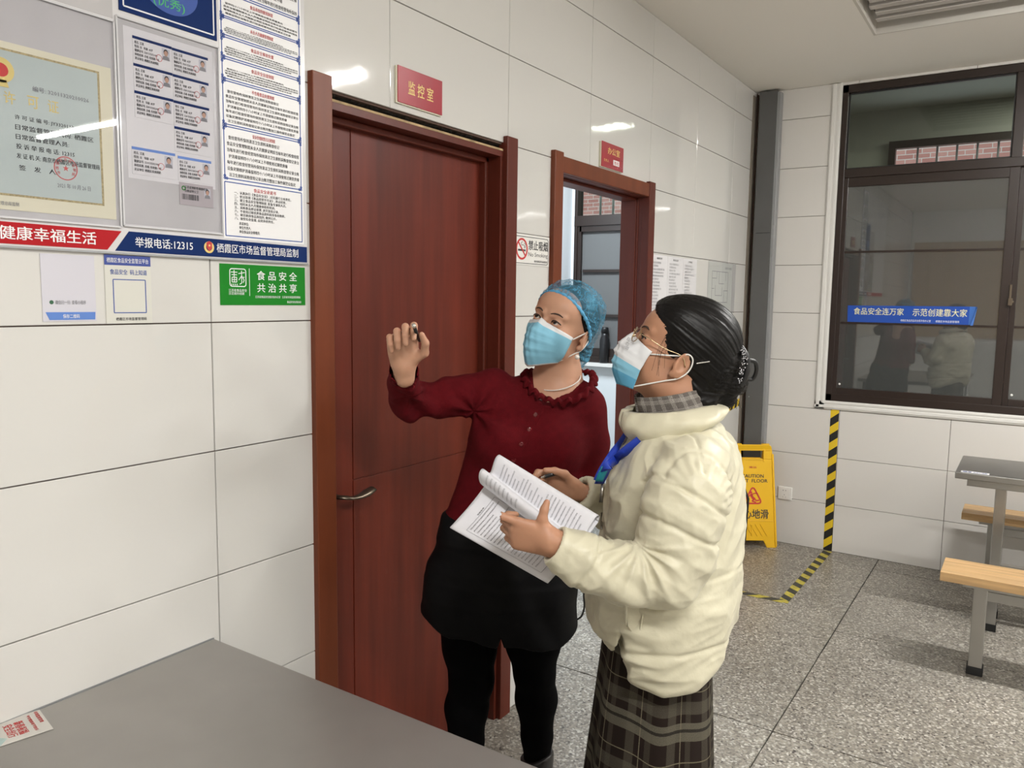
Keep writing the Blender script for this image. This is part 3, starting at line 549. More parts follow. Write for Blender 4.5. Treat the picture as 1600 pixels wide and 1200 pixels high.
for q in [[(.054, 1.617), (.072, 1.617)], [(.063, 1.622), (.063, 1.606)], [(.056, 1.611), (.071, 1.611)], [(.057, 1.605), (.057, 1.594), (.070, 1.594), (.070, 1.605), (.057, 1.605)], [(.0635, 1.605), (.0635, 1.594)], [(.057, 1.5995), (.070, 1.5995)], [(.056, 1.590), (.056, 1.586)], [(.061, 1.590), (.061, 1.586)], [(.066, 1.590), (.066, 1.586)], [(.071, 1.590), (.071, 1.586)],
          [(.075, 1.614), (.093, 1.617)], [(.084, 1.621), (.084, 1.592), (.078, 1.589)], [(.083, 1.608), (.076, 1.599)], [(.085, 1.608), (.091, 1.599), (.088, 1.593)], [(.079, 1.604), (.092, 1.606)]]: lg.append(strip(PD, q, .0019, .0014, .0018))
add('logo', join(lg), M['whitep'], s)
# papers right of the door
s = thing('wall_papers', PD(2.79, 1.48), 'row of three printed sheets taped right of the open doorway', 'notice')
for k, (a, b) in enumerate([(2.462, 2.672), (2.672, 2.883), (2.883, 3.085)]):
    sh = add('sheet', rect(PD, a+.001, 1.49-.0*k, b-.001, 1.790, .0005, .0012+.0002*k), M['paper'], s)
    add('lettering', text(PD, ['值班表', '检查记录', '工作制度'][k], a+.07, 1.768, b-.07, 1.778, .0016, .01, res=1), M['ink'], sh)
    add('lettering', text(PD, '\n'.join((HZ+HZ)[i*3:i*3+random.randint(6, 13)] for i in range(16)), a+.025, 1.505, b-.04, 1.757, .0016, .0, line=1.4, res=1), M['inkg'], sh)
s = thing('floor_plan_sheet', PD(3.5, 1.5), 'sheet with a printed floor plan in a clear sleeve near the corner', 'notice')
add('sheet', rect(PD, 3.275, 1.50, 3.70, 1.792, .0005, .0012), M['paper2'] if 'paper2' in M else mat('greenish_paper', (.66, .68, .63), .5), s)
pl_ = [outline(PD, [(3.34, 1.56), (3.62, 1.56), (3.62, 1.74), (3.34, 1.74)], .003, .0012, .0015)]
for q in [[(3.34, 1.70), (3.42, 1.70), (3.42, 1.74)], [(3.46, 1.74), (3.46, 1.67), (3.55, 1.67)], [(3.40, 1.66), (3.40, 1.60), (3.52, 1.60), (3.52, 1.65)], [(3.55, 1.56), (3.55, 1.63), (3.62, 1.63)], [(3.34, 1.64), (3.38, 1.64)], [(3.58, 1.74), (3.58, 1.69)]]: pl_.append(strip(PD, q, .003, .0012, .0015))
add('drawing', join(pl_), M['inkg'], s)
add('lettering', text(PD, '疏散示意图', 3.56, 1.757, 3.68, 1.77, .0015, .0, res=1), M['inkg'], s)
add('sleeve', rect(PD, 3.262, 1.495, 3.76, 1.796, .0018, .0022), M['plast'], s)
# hazard tape
def hazard(name, pl, pa, pb, w, n, lab, my, mk, pitch=.085, slope=.6, cut=True):
    pa, pb = np.array(pa, float), np.array(pb, float); L = np.linalg.norm(pb-pa); d = (pb-pa)/L; nn = np.array([-d[1], d[0]])
    t = thing(name, pl(*((pa+pb)/2), n), lab, 'tape'); c = (pa+pb)/2
    P = lambda s, q: tuple(pa+d*s+nn*q)
    add('tape_film', prism(pl, [P(0, -w/2), P(L, -w/2), P(L, w/2), P(0, w/2)], n, n+.0004), my, t)
    parts = []; k = -1
    while k*pitch < L+w:
        s0, s1 = k*pitch, k*pitch+pitch*.5; sh = slope*w
        q = [(s0, -w/2), (s1, -w/2), (s1+sh, w/2), (s0+sh, w/2)]
        # clip the band to the tape ends
        def cl(poly, x, sg):
            o = []
            for i in range(len(poly)):
                A, B = poly[i-1], poly[i]; ia, ib = sg*(A[0]-x) <= 0, sg*(B[0]-x) <= 0
                if ia != ib: tt_ = (x-A[0])/(B[0]-A[0]); o.append((x, A[1]+(B[1]-A[1])*tt_))
                if ib: o.append(B)
            return o
        q = cl(q, L, 1); q = cl(q, 0, -1) if q else q
        if len(q) > 2: parts.append(prism(pl, [P(*z) for z in q], n+.0004, n+.0007))
        k += 1
    for q in parts: add('black_band', q, mk, t)
    return t
hazard('hazard_tape', PW, (.580, 0.002), (.577, .912), .050, .0006, 'yellow and black hazard tape running up the tiled wall below the window', M['tapey'], M['tapek'], .104, -.8)
hazard('hazard_tape', PF, (4.03, -.585), (2.985, -.578), .052, .0004, 'worn hazard tape on the floor leading out from the wall tape', M['tapeyf'], M['tapekf'], .115, .7)
hazard('hazard_tape', PF, (3.0, -.578), (2.985, -.02), .048, .0011, 'hazard tape on the floor running back towards the door wall', M['tapeyf'], M['tapekf'], .13, 1.2)
hazard('hazard_tape', PD, (3.30, .865), (3.985, .915), .048, .0006, 'short hazard tape on the door wall beside the grey corner post', M['tapey'], M['tapek'], .08, .5)
# socket
s = thing('wall_socket', PW(.302, .29), 'white square wall socket low on the window wall', 'socket')
add('plate', rect(PW, .258, .290, .346, .374, .0005, .009), M['white'], s, bevel=.003)
add('rocker', rect(PW, .272, .300, .332, .364, .009, .0103), M['white'], s, bevel=.001)
add('slots', join([rect(PW, .289, .347, .293, .354, .0103, .0106), rect(PW, .305, .347, .309, .354, .0103, .0106), rect(PW, .2975, .318, .3005, .325, .0103, .0106), strip(PW, [(.289, .310), (.292, .304)], .002, .0103, .0106), strip(PW, [(.309, .310), (.306, .304)], .002, .0103, .0106)]), M['inkg'], s)
# ------------------------------------------------------------------ caution sign
aw = np.array([.57, -.82, 0]); aw /= np.linalg.norm(aw); an = np.array([-aw[1]*-1, 0, 0]); an = np.cross(aw, [0, 0, 1.])   # an = facing direction
if an @ np.array([-1, -1, 0]) < 0: an = -an
ORG = np.array([3.905, -.300, 0])
def board_pl(sgn, lean):
    th = radians(lean); upv = np.array([0, 0, cos(th)])+(-an*sgn)*sin(th)
    return Pl(ORG+an*(0 if sgn > 0 else -.20), aw, upv, np.cross(aw, upv) if np.cross(aw, upv)@(an*sgn) > 0 else -np.cross(aw, upv))
ws = thing('wet_floor_sign', tuple(ORG-aw*.15-an*.1), 'yellow folding wet floor caution sign in the corner', 'sign')
for sg in (1, -1):
    P = board_pl(sg, 8.6); W = .31; H = .66
    # u runs from -W (hidden side) to 0 (visible edge); taper to the top
    tp = lambda v: .018*v/H
    outer = [(-W, 0), (-W+.062, 0), (-W+.085, .045), (-.085, .045), (-.062, 0), (0, 0), (-.018-.006, .60), (-.03, H-.012), (-.05, H), (-W+.05, H), (-W+.03, H-.012), (-W+.024, .60)]
    hole = [(-W+.085, .565), (-.085, .565), (-.082, .620), (-W+.082, .620)]
    # board as pieces round the handle hole
    pcs = [prism(P, [(-W, 0), (-W+.062, 0), (-W+.085, .045), (-.085, .045), (-.062, 0), (0, 0), (-.022, .565), (-W+.022, .565)], -.012, 0),
           prism(P, [(-W+.022, .565), (-W+.085, .565), (-W+.082, .62), (-W+.026, .62)], -.012, 0), prism(P, [(-.085, .565), (-.022, .565), (-.026, .62), (-.082, .62)], -.012, 0),
           prism(P, [(-W+.026, .62), (-.026, .62), (-.032, H-.01), (-.05, H), (-W+.05, H), (-W+.032, H-.01)], -.012, 0)]
    b = add('board', join(pcs), M['yellow'], ws, bevel=.003)
    add('board_rim', join([strip(P, [(-.004, .01), (-.024, .6)], .012, 0, .006), strip(P, [(-W+.004, .01), (-W+.024, .6)], .012, 0, .006), strip(P, [(-W+.09, .565), (-.09, .565)], .010, 0, .005), strip(P, [(-.08, .55), (-.078, .63)], .01, 0, .005), strip(P, [(-W+.012, .17), (-.012, .17)], .005, 0, .003)]), M['yellow'], b, bevel=.002)
    if sg > 0:
        for k in range(4): add('rib', strip(P, [(-.20+k*.032, .15), (-.155+k*.032, .075)], .006, 0, .004), M['yellow'], b)
        for k in range(4): add('rib', strip(P, [(-.26+k*.032, .075), (-.225+k*.022, .15)], .006, 0, .004), M['yellow'], b)
        ink = M['ink']
        add('lettering', text(P, 'CAUTION', -.225, .447, -.082, .469, .0012, .035), ink, b)
        add('lettering', text(P, 'WET  FLOOR', -.250, .416, -.057, .438, .0012, .035), ink, b)
        add('lettering', text(P, '小心地滑', -.268, .185, -.052, .245, .0012, .035), ink, b)
        add('lettering', text(P, '清洁', -.178, .507, -.128, .520, .0012, .02), M['inkr'], b)
        ap, bl, br = (-.152, .395), (-.212, .282), (-.092, .282)
        def rnd(pts, r):
            o = []
            for i in range(3):
                p0, p1, p2 = [np.array(pts[(i+j-1) % 3], float) for j in range(3)]; a = p1+(p0-p1)/np.linalg.norm(p0-p1)*r; c = p1+(p2-p1)/np.linalg.norm(p2-p1)*r
                for t in np.linspace(0, 1, 6): o.append(tuple((1-t)**2*a+2*t*(1-t)*p1+t*t*c))
            return o
        add('warning_triangle', outline(P, rnd([ap, bl, br], .03), .0095, 0, .0014), M['inkr'], b)
        add('slipping_figure', join([prism(P, circ(-.165, .352, .0085, 14), 0, .0014), strip(P, [(-.163, .343), (-.158, .322), (-.140, .308)], .016, 0, .0014), strip(P, [(-.140, .308), (-.128, .300), (-.112, .303)], .008, 0, .0014), strip(P, [(-.148, .308), (-.158, .297), (-.132, .289)], .008, 0, .0014), strip(P, [(-.160, .340), (-.140, .347), (-.118, .344)], .006, 0, .0014), strip(P, [(-.160, .338), (-.178, .330), (-.186, .312)], .006, 0, .0014)]), M['inkr'], b)
P = board_pl(1, 8.6)
add('hinge', join([tube([P(-.31+.04, .655, -.018), P(-.31+.09, .655, -.018)], .011, 10), tube([P(-.09, .655, -.018), P(-.04, .655, -.018)], .011, 10)]), M['yellow'], ws, smooth=True)
fx = np.array([3.552, -.132, 0]); fe = thing('fire_extinguisher', tuple(fx), 'red fire extinguisher standing by the caution sign, mostly hidden by the cream jacket', 'extinguisher')
add('cylinder', lathe([(.05, 0), (.058, .01), (.060, .03), (.060, .36), (.052, .40), (.030, .425), (.018, .43)], fx, 24), mat('extinguisher_red', (.30, .012, .012), .3, coat=.4), fe, smooth=True)
add('valve', lathe([(.016, .43), (.018, .45), (.012, .47)], fx, 14), M['bronze'], fe); add('handle', join([box(fx[0]-.012, fx[0]+.012, fx[1]-.01, fx[1]+.09, .47, .478), box(fx[0]-.012, fx[0]+.012, fx[1]-.01, fx[1]+.08, .492, .50)]), M['black'], fe)
add('hose', tube([fx+np.array(q) for q in ((0, -.015, .45), (0, -.05, .44), (0, -.075, .38), (0, -.07, .25), (0, -.066, .12))], .008, 8), M['rubber'], fe, smooth=True)
# ------------------------------------------------------------------ steel table in the foreground
t = thing('steel_table', (-.72, -.50, 0), 'scuffed stainless steel table against the tiled wall in the foreground', 'table')
TX0, TX1, TY0, TY1 = -1.55, -.019, -1.02, -.003
tb = add('table_top', box(TX0, TX1, TY0, TY1, .715, .752), M['steeltab'], t, bevel=.004)
add('back_seal', box(TX0, TX1, -.004, -.0005, .72, .7535), M['alu'], t)
for x in (TX0+.06, TX1-.06):
    for y in (TY0+.06, TY1-.06):
        l = add('leg', tube([(x, y, .03), (x, y, .716)], .019, 14), M['stainless'], t, smooth=True); add('foot', lathe([(.022, 0), (.024, .008), (.019, .035)], (x, y, 0), 14), M['rubber'], l)
add('shelf', box(TX0+.05, TX1-.05, TY0+.05, TY1-.05, .20, .22), M['stainless'], t)
f = thing('flyer', (-.50, -.06, .7525), 'white flyer with red writing lying at the left end of the steel table', 'flyer')
PT = Pl((0, 0, .7525), (1, 0, 0), (0, 1, 0), (0, 0, 1))
fp = [(-.434, -.098), (-.640, -.140), (-.660, -.045), (-.432, -.004)]
fp = [(-.6, -.155), (-.436, -.101), (-.430, -.007), (-.50, -.003), (-.62, -.01)]
Pfl = Pl((-.436, -.101, .7528), (0.05, -1, 0), (1, .05, 0), (0, 0, 1))
a_, b_ = np.array([-.0436*0-.436, -.101]), None
c0 = np.array([-.436, -.101, .7528]); e1 = np.array([.02, .095, 0])/.0971; e2 = np.array([-.095, -.020, 0])/.0971*1.0
# flyer frame: origin at its near right corner; x toward the wall, y toward the left
Pfl = Pl(c0, e1, -np.cross([0, 0, 1.], e1)*-1, (0, 0, 1)) 
add('sheet', prism(Pfl, [(0, 0), (.094, 0), (.094, .17), (0, .17)], 0, .0006), mat('flyer_paper', (.60, .58, .54), .6, var=.06, scale=10), f)
add('printed_tint', prism(Pfl, [(.0, .085), (.02, .07), (.05, .095), (.094, .115), (.094, .17), (0, .17)], .0006, .0008), mat('flyer_tint', (.40, .52, .50), .6, var=.2, scale=40), f)
Ptx = Pl(c0, -e1*1.0, -Pfl.y, (0, 0, 1))
add('lettering', text(Ptx, '新春祝福\n安全出行', -.072, -.068, -.018, -.034, .0008, .03), M['inkr'], f)
add('lettering', text(Ptx, '平安健康春节快乐', -.084, -.026, -.014, -.020, .0008, .01, res=1), M['inkr'], f)
add('lettering', text(Ptx, '市场监督管理', -.09, -.012, -.04, -.005, .0008, .01, res=1), M['inkr'], f)
# ------------------------------------------------------------------ dining table and benches on the right
dt = thing('dining_table', (3.33, -2.0, 0), 'canteen table with thin stainless steel top beside the window wall', 'table')
YT = -1.312; YE = -2.75
add('table_top', box(3.085, 3.576, YE, YT, .748, .780), M['stainless'], dt, bevel=.004)
add('top_frame', box(3.12, 3.54, YE+.05, YT-.05, .712, .748), M['stainless'], dt, bevel=.002)
for y in (YT-.14, YE+.14):
    add('leg', box(3.20, 3.245, y-.07, y-.025, .03, .715), M['stainless'], dt, bevel=.003)
    add('leg', box(3.40, 3.445, y-.07, y-.025, .03, .715), M['stainless'], dt, bevel=.003)
    add('foot_cap', join([box(3.197, 3.248, y-.073, y-.022, 0, .035), box(3.397, 3.448, y-.073, y-.022, 0, .035)]), M['rubber'], dt)
    add('cross_beam', box(3.22, 3.42, y-.065, y-.03, .64, .68), M['stainless'], dt)
add('long_beam', box(3.215, 3.245, YE+.1, YT-.17, .30, .33), M['stainless'], dt)
lb = thing('table_label', (3.10, -1.38, .7805), 'small white printed label stuck on the canteen table corner', 'label')
PLb = Pl((3.10, -1.335, .7803), (0, -1, 0), (1, 0, 0), (0, 0, 1))
add('label_sheet', prism(PLb, [(0, -.008), (.115, -.008), (.115, .032), (0, .032)], 0, .0006), M['paper'], lb)
add('lettering', text(PLb, '编号 A01-08', .008, 0, .105, .022, .0008, .02), M['inkb'], lb)
def bench(x, lab):
    b = thing('bench', (x, -2.0, 0), lab, 'bench', None)
    n = 4
    for i in range(n):
        xa = x-.115+.23*i/n
        add('plank', box(xa+.0004, xa+.23/n-.0004, YE, YT-.008, .412, .450), M['beech'], b, bevel=.0012)
    add('under_frame', box(x-.08, x+.08, YE+.06, YT-.09, .392, .411), M['stainless'], b, bevel=.002)
    for y in (YT-.155, YE+.15):
        for sx in ((0,) if True else (-1, 1)):
            l = add('leg', box(x-.026, x+.026, y-.026, y+.026, .03, .393), M['stainless'], b, bevel=.003)
            add('foot_cap', box(x-.031, x+.031, y-.031, y+.031, 0, .036), M['rubber'], l, bevel=.003)
    add('rail', box(x-.02, x+.02, YE+.15, YT-.15, .33, .372), M['stainless'], b, bevel=.002)
    return b
bench(2.655, 'light wooden bench on a steel leg, the nearer one of the canteen set'); bench(3.80, 'light wooden bench behind the canteen table, along the window wall')
# ------------------------------------------------------------------ people: distance-field modelling (axes: A = right, B = away, Z = up)
RH = np.array([rt[0], rt[1], 0]); RH /= np.linalg.norm(RH); FH = np.array([-RH[1], RH[0], 0])
if FH @ fw < 0: FH = -FH
L2W = np.array([RH, FH, [0, 0, 1.]]); C0 = np.array([CAM[0], CAM[1], 0])
def W(p): return C0+np.asarray(p, float)@L2W                      # people frame -> world
def P(px, py, b):                                                  # a point seen at (px,py) standing b metres away
    d = fw+rt*(px-800)/F_PX-up*(py-600)/F_PX; l = L2W@d; t = b/l[1]; return np.array([l[0]*t, b, CAM[2]+l[2]*t])
def nrm(v): v = np.asarray(v, float); return v/(np.linalg.norm(v)+1e-12)
def smin(a, b, k):
    if k <= 0: return np.minimum(a, b)
    h = np.maximum(k-np.abs(a-b), 0)/k; return np.minimum(a, b)-h*h*k*.25
class S:        # list of primitives
    def __init__(s): s.p = []
    def cone(s, a, b, ra, rb, k=.01, op='u', flat=None):
        a, b = np.array(a, float), np.array(b, float); ba = b-a; L2 = max(ba@ba, 1e-9)
        if flat is not None: fv, fs = nrm(flat[0]), flat[1]
        def f(p):
            q = p-a
            h = np.clip((q@ba)/L2, 0, 1); w = q-h[:, None]*ba
            if flat is not None: w = w+np.outer(w@fv, fv)*(1/fs-1); 
            d = np.linalg.norm(w, axis=1)-(ra+(rb-ra)*h)
            return d*(flat[1] if flat is not None and flat[1] < 1 else 1)
        r = max(ra, rb); s.p.append((f, np.minimum(a, b)-r, np.maximum(a, b)+r, k, op)); return s
    def ell(s, c, r, k=.01, ax=None, op='u'):
        c, r = np.array(c, float), np.array(r, float); A = np.eye(3) if ax is None else np.array(ax, float)
        def f(p):
            q = ((p-c)@A.T)/r; n = np.linalg.norm(q, axis=1)+1e-9; g = np.linalg.norm(q/r, axis=1)+1e-9; return n*(n-1)/g
        R = r.max() if ax is not None else r; s.p.append((f, c-R, c+R, k, op)); return s
    def loft(s, rows, k=.02, op='u', pw=2.0, th=None):
        # rows: (z, centre a, centre b, half width a, half depth b)
        R = np.array(sorted(rows), float); zs = R[:, 0]
        def f(p):
            z = np.clip(p[:, 2], zs[0], zs[-1]); ca, cb, ra, rb = [np.interp(z, zs, R[:, i]) for i in (1, 2, 3, 4)]
            x, y = np.abs(p[:, 0]-ca), np.abs(p[:, 1]-cb)
            n = ((x/ra)**pw+(y/rb)**pw)**(1/pw)+1e-9; d = (n-1)*np.minimum(ra, rb)*np.where(n < 1, 1, 1)
            g = np.sqrt((x/ra)**2+(y/rb)**2)+1e-9; g2 = np.sqrt((x/ra**2)**2+(y/rb**2)**2)+1e-9; d = (n-1)*g/g2
            dz = np.abs(p[:, 2]-z); return np.where(dz > 0, np.sqrt(np.maximum(d, 0)**2+dz**2)+np.minimum(d, 0)*0, np.maximum(d, -1)) if True else d
        lo = np.array([(R[:, 1]-R[:, 3]).min(), (R[:, 2]-R[:, 4]).min(), zs[0]]); hi = np.array([(R[:, 1]+R[:, 3]).max(), (R[:, 2]+R[:, 4]).max(), zs[-1]])
        def g_(p):
            d = f(p); return np.maximum(d, np.maximum(zs[0]-p[:, 2], p[:, 2]-zs[-1]))
        s.p.append((g_, lo, hi, k, op)); return s
    def fn(s, f, lo, hi, k=.0, op='i'): s.p.append((f, np.array(lo, float), np.array(hi, float), k, op)); return s
    def shift(s, o): s.p += o.p; return s
    def __call__(s, pts, margin=.06):
        out = np.full(len(pts), 1.0)
        lo, hi = pts.min(0)-margin, pts.max(0)+margin
        for f, a, b, k, op in s.p:
            if op == 'u' and (np.any(a > hi) or np.any(b < lo)): continue
            if op == 's' and (np.any(a > hi) or np.any(b < lo)): continue
            d = f(pts)
            if op == 'u': out = smin(out, d, k)
            elif op == 's': out = -smin(-out, d, k)
            elif op == 'i': out = -smin(-out, -d, k)
        return out
def axis_pts(lo, hi, base, fine):
    out = [lo]; x = lo
    while x < hi:
        h = base
        for a, b, q in fine:
            if a <= x <= b: h = min(h, q)
        x += h; out.append(x)
    return np.array(out)
def mesh_sdf(sdf, lo, hi, base, fx=(), fy=(), fz=(), BS=6):
    X, Y, Zs = axis_pts(lo[0], hi[0], base, fx), axis_pts(lo[1], hi[1], base, fy), axis_pts(lo[2], hi[2], base, fz)
    def pad(A):
        n = (-len(A)+1) % BS; return np.concatenate([A, A[-1]+base*np.arange(1, n+1)])
    X, Y, Zs = pad(X), pad(Y), pad(Zs); nx, ny, nz = len(X), len(Y), len(Zs)
    G = np.full((nx, ny, nz), 1., np.float32)
    for i in range(0, nx-1, BS*4):
        for j in range(0, ny-1, BS*4):
            for k in range(0, nz-1, BS*4):
                # centres of blocks within this cell
                bi = np.arange(i, min(i+BS*4, nx-1), BS); bj = np.arange(j, min(j+BS*4, ny-1), BS); bk = np.arange(k, min(k+BS*4, nz-1), BS)
                cx = (X[bi]+X[bi+BS])/2; cy = (Y[bj]+Y[bj+BS])/2; cz = (Zs[bk]+Zs[bk+BS])/2
                hx = (X[bi+BS]-X[bi])/2; hy = (Y[bj+BS]-Y[bj])/2; hz = (Zs[bk+BS]-Zs[bk])/2
                c = np.stack(np.meshgrid(cx, cy, cz, indexing='ij'), -1).reshape(-1, 3); r = np.sqrt(sum(q**2 for q in np.meshgrid(hx, hy, hz, indexing='ij'))).ravel()
                d = sdf(c, margin=.12); idx = np.stack(np.meshgrid(bi, bj, bk, indexing='ij'), -1).reshape(-1, 3)
                act = np.abs(d) < r*1.9+.012
                for n_ in np.nonzero(~act)[0]:
                    a, b, e = idx[n_]
                    if d[n_] < 0: G[a:a+BS+1, b:b+BS+1, e:e+BS+1] = -1
                if not act.any(): continue
                A = idx[act]; o = np.arange(BS+1)
                gi = A[:, 0][:, None, None, None]+o[None, :, None, None]; gj = A[:, 1][:, None, None, None]+o[None, None, :, None]; gk = A[:, 2][:, None, None, None]+o[None, None, None, :]
                gi, gj, gk = np.broadcast_arrays(gi, gj, gk)
                pts = np.stack([X[gi], Y[gj], Zs[gk]], -1).reshape(-1, 3)
                G[gi.ravel(), gj.ravel(), gk.ravel()] = sdf(pts)
    ins = G < 0
    # surface nets
    cell = np.zeros((nx-1, ny-1, nz-1), np.int8)
    for a in (0, 1):
        for b in (0, 1):
            for c in (0, 1): cell += ins[a:nx-1+a, b:ny-1+b, c:nz-1+c]
    mix = (cell > 0) & (cell < 8); ci = np.argwhere(mix); vid = np.full(mix.shape, -1, np.int32); vid[mix] = np.arange(len(ci))
    acc = np.zeros((len(ci), 3)); cnt = np.zeros(len(ci))
    cor = [(a, b, c) for a in (0, 1) for b in (0, 1) for c in (0, 1)]
    for p in cor:
        for ax in range(3):
            if p[ax]: continue
            q = list(p); q[ax] = 1
            va = G[ci[:, 0]+p[0], ci[:, 1]+p[1], ci[:, 2]+p[2]]; vb = G[ci[:, 0]+q[0], ci[:, 1]+q[1], ci[:, 2]+q[2]]
            m = (va < 0) != (vb < 0)
            t = np.where(m, va/np.where(m, va-vb, 1), 0)
            pa = np.stack([X[ci[:, 0]+p[0]], Y[ci[:, 1]+p[1]], Zs[ci[:, 2]+p[2]]], 1); pb = np.stack([X[ci[:, 0]+q[0]], Y[ci[:, 1]+q[1]], Zs[ci[:, 2]+q[2]]], 1)
            acc[m] += (pa+(pb-pa)*t[:, None])[m]; cnt[m] += 1
    V = acc/cnt[:, None]
    Fs = []
    for ax in range(3):
        sl0 = [slice(None)]*3; sl1 = [slice(None)]*3; sl0[ax] = slice(0, -1); sl1[ax] = slice(1, None)
        d = ins[tuple(sl0)].astype(np.int8)-ins[tuple(sl1)].astype(np.int8)
        e = np.argwhere(d != 0); u, v = [(1, 2), (2, 0), (0, 1)][ax]
        ok = (e[:, u] > 0) & (e[:, v] > 0) & (e[:, u] < mix.shape[u]) & (e[:, v] < mix.shape[v]); e = e[ok]
        def g(du, dv):
            q = e.copy(); q[:, u] += du; q[:, v] += dv; return vid[q[:, 0], q[:, 1], q[:, 2]]
        quad = np.stack([g(-1, -1), g(0, -1), g(0, 0), g(-1, 0)], 1); s_ = d[e[:, 0], e[:, 1], e[:, 2]]
        quad[s_ < 0] = quad[s_ < 0][:, ::-1]; Fs.append(quad[(quad >= 0).all(1)])
    return V, np.concatenate(Fs)
def vnormals(V, Fq):
    n = np.cross(V[Fq[:, 2]]-V[Fq[:, 0]], V[Fq[:, 3]]-V[Fq[:, 1]]); N = np.zeros_like(V)
    for i in range(4): np.add.at(N, Fq[:, i], n)
    return N/(np.linalg.norm(N, axis=1)[:, None]+1e-12)
def relax(V, Fq, it=1, w=.5):
    for _ in range(it):
        A = np.zeros_like(V); c = np.zeros(len(V))
        for i in range(4):
            a, b = Fq[:, i], Fq[:, (i+1) % 4]; np.add.at(A, a, V[b]); np.add.at(c, a, 1); np.add.at(A, b, V[a]); np.add.at(c, b, 1)
        V = V+(A/np.maximum(c, 1)[:, None]-V)*w
    return V
PERM = np.random.RandomState(3).permutation(512); GR = np.random.RandomState(4).normal(size=(512, 3)); GR /= np.linalg.norm(GR, axis=1)[:, None]
def perlin(p):
    i = np.floor(p).astype(int); f = p-i; u = f*f*f*(f*(f*6-15)+10); out = 0
    for a in (0, 1):
        for b in (0, 1):
            for c in (0, 1):
                h = PERM[(i[:, 0]+a+PERM[(i[:, 1]+b+PERM[(i[:, 2]+c) & 511]) & 511]) & 511]; g = GR[h]
                w = (u[:, 0] if a else 1-u[:, 0])*(u[:, 1] if b else 1-u[:, 1])*(u[:, 2] if c else 1-u[:, 2])
                out = out+w*((f-np.array([a, b, c]))*g).sum(1)
    return out
def sstep(x, a, b): t = np.clip((x-a)/(b-a), 0, 1); return t*t*(3-2*t)
def addq(name, V, Fq, m, parent, **k):                              # people-frame mesh -> object
    return add(name, (W(V), np.asarray(Fq)), m, parent, smooth=True, **k)
def addl(name, vf, m, parent, **k):
    v, f = vf; return add(name, (W(np.array(v, float)), f), m, parent, **k)
def catmull(pts, n=8):
    P_ = np.array(pts, float); P_ = np.concatenate([[2*P_[0]-P_[1]], P_, [2*P_[-1]-P_[-2]]]); o = []
    for i in range(1, len(P_)-2):
        for t in np.linspace(0, 1, n, endpoint=False): o.append(.5*((2*P_[i])+(-P_[i-1]+P_[i+1])*t+(2*P_[i-1]-5*P_[i]+4*P_[i+1]-P_[i+2])*t*t+(-P_[i-1]+3*P_[i]-3*P_[i+1]+P_[i+2])*t**3))
    o.append(P_[-2]); return np.array(o)
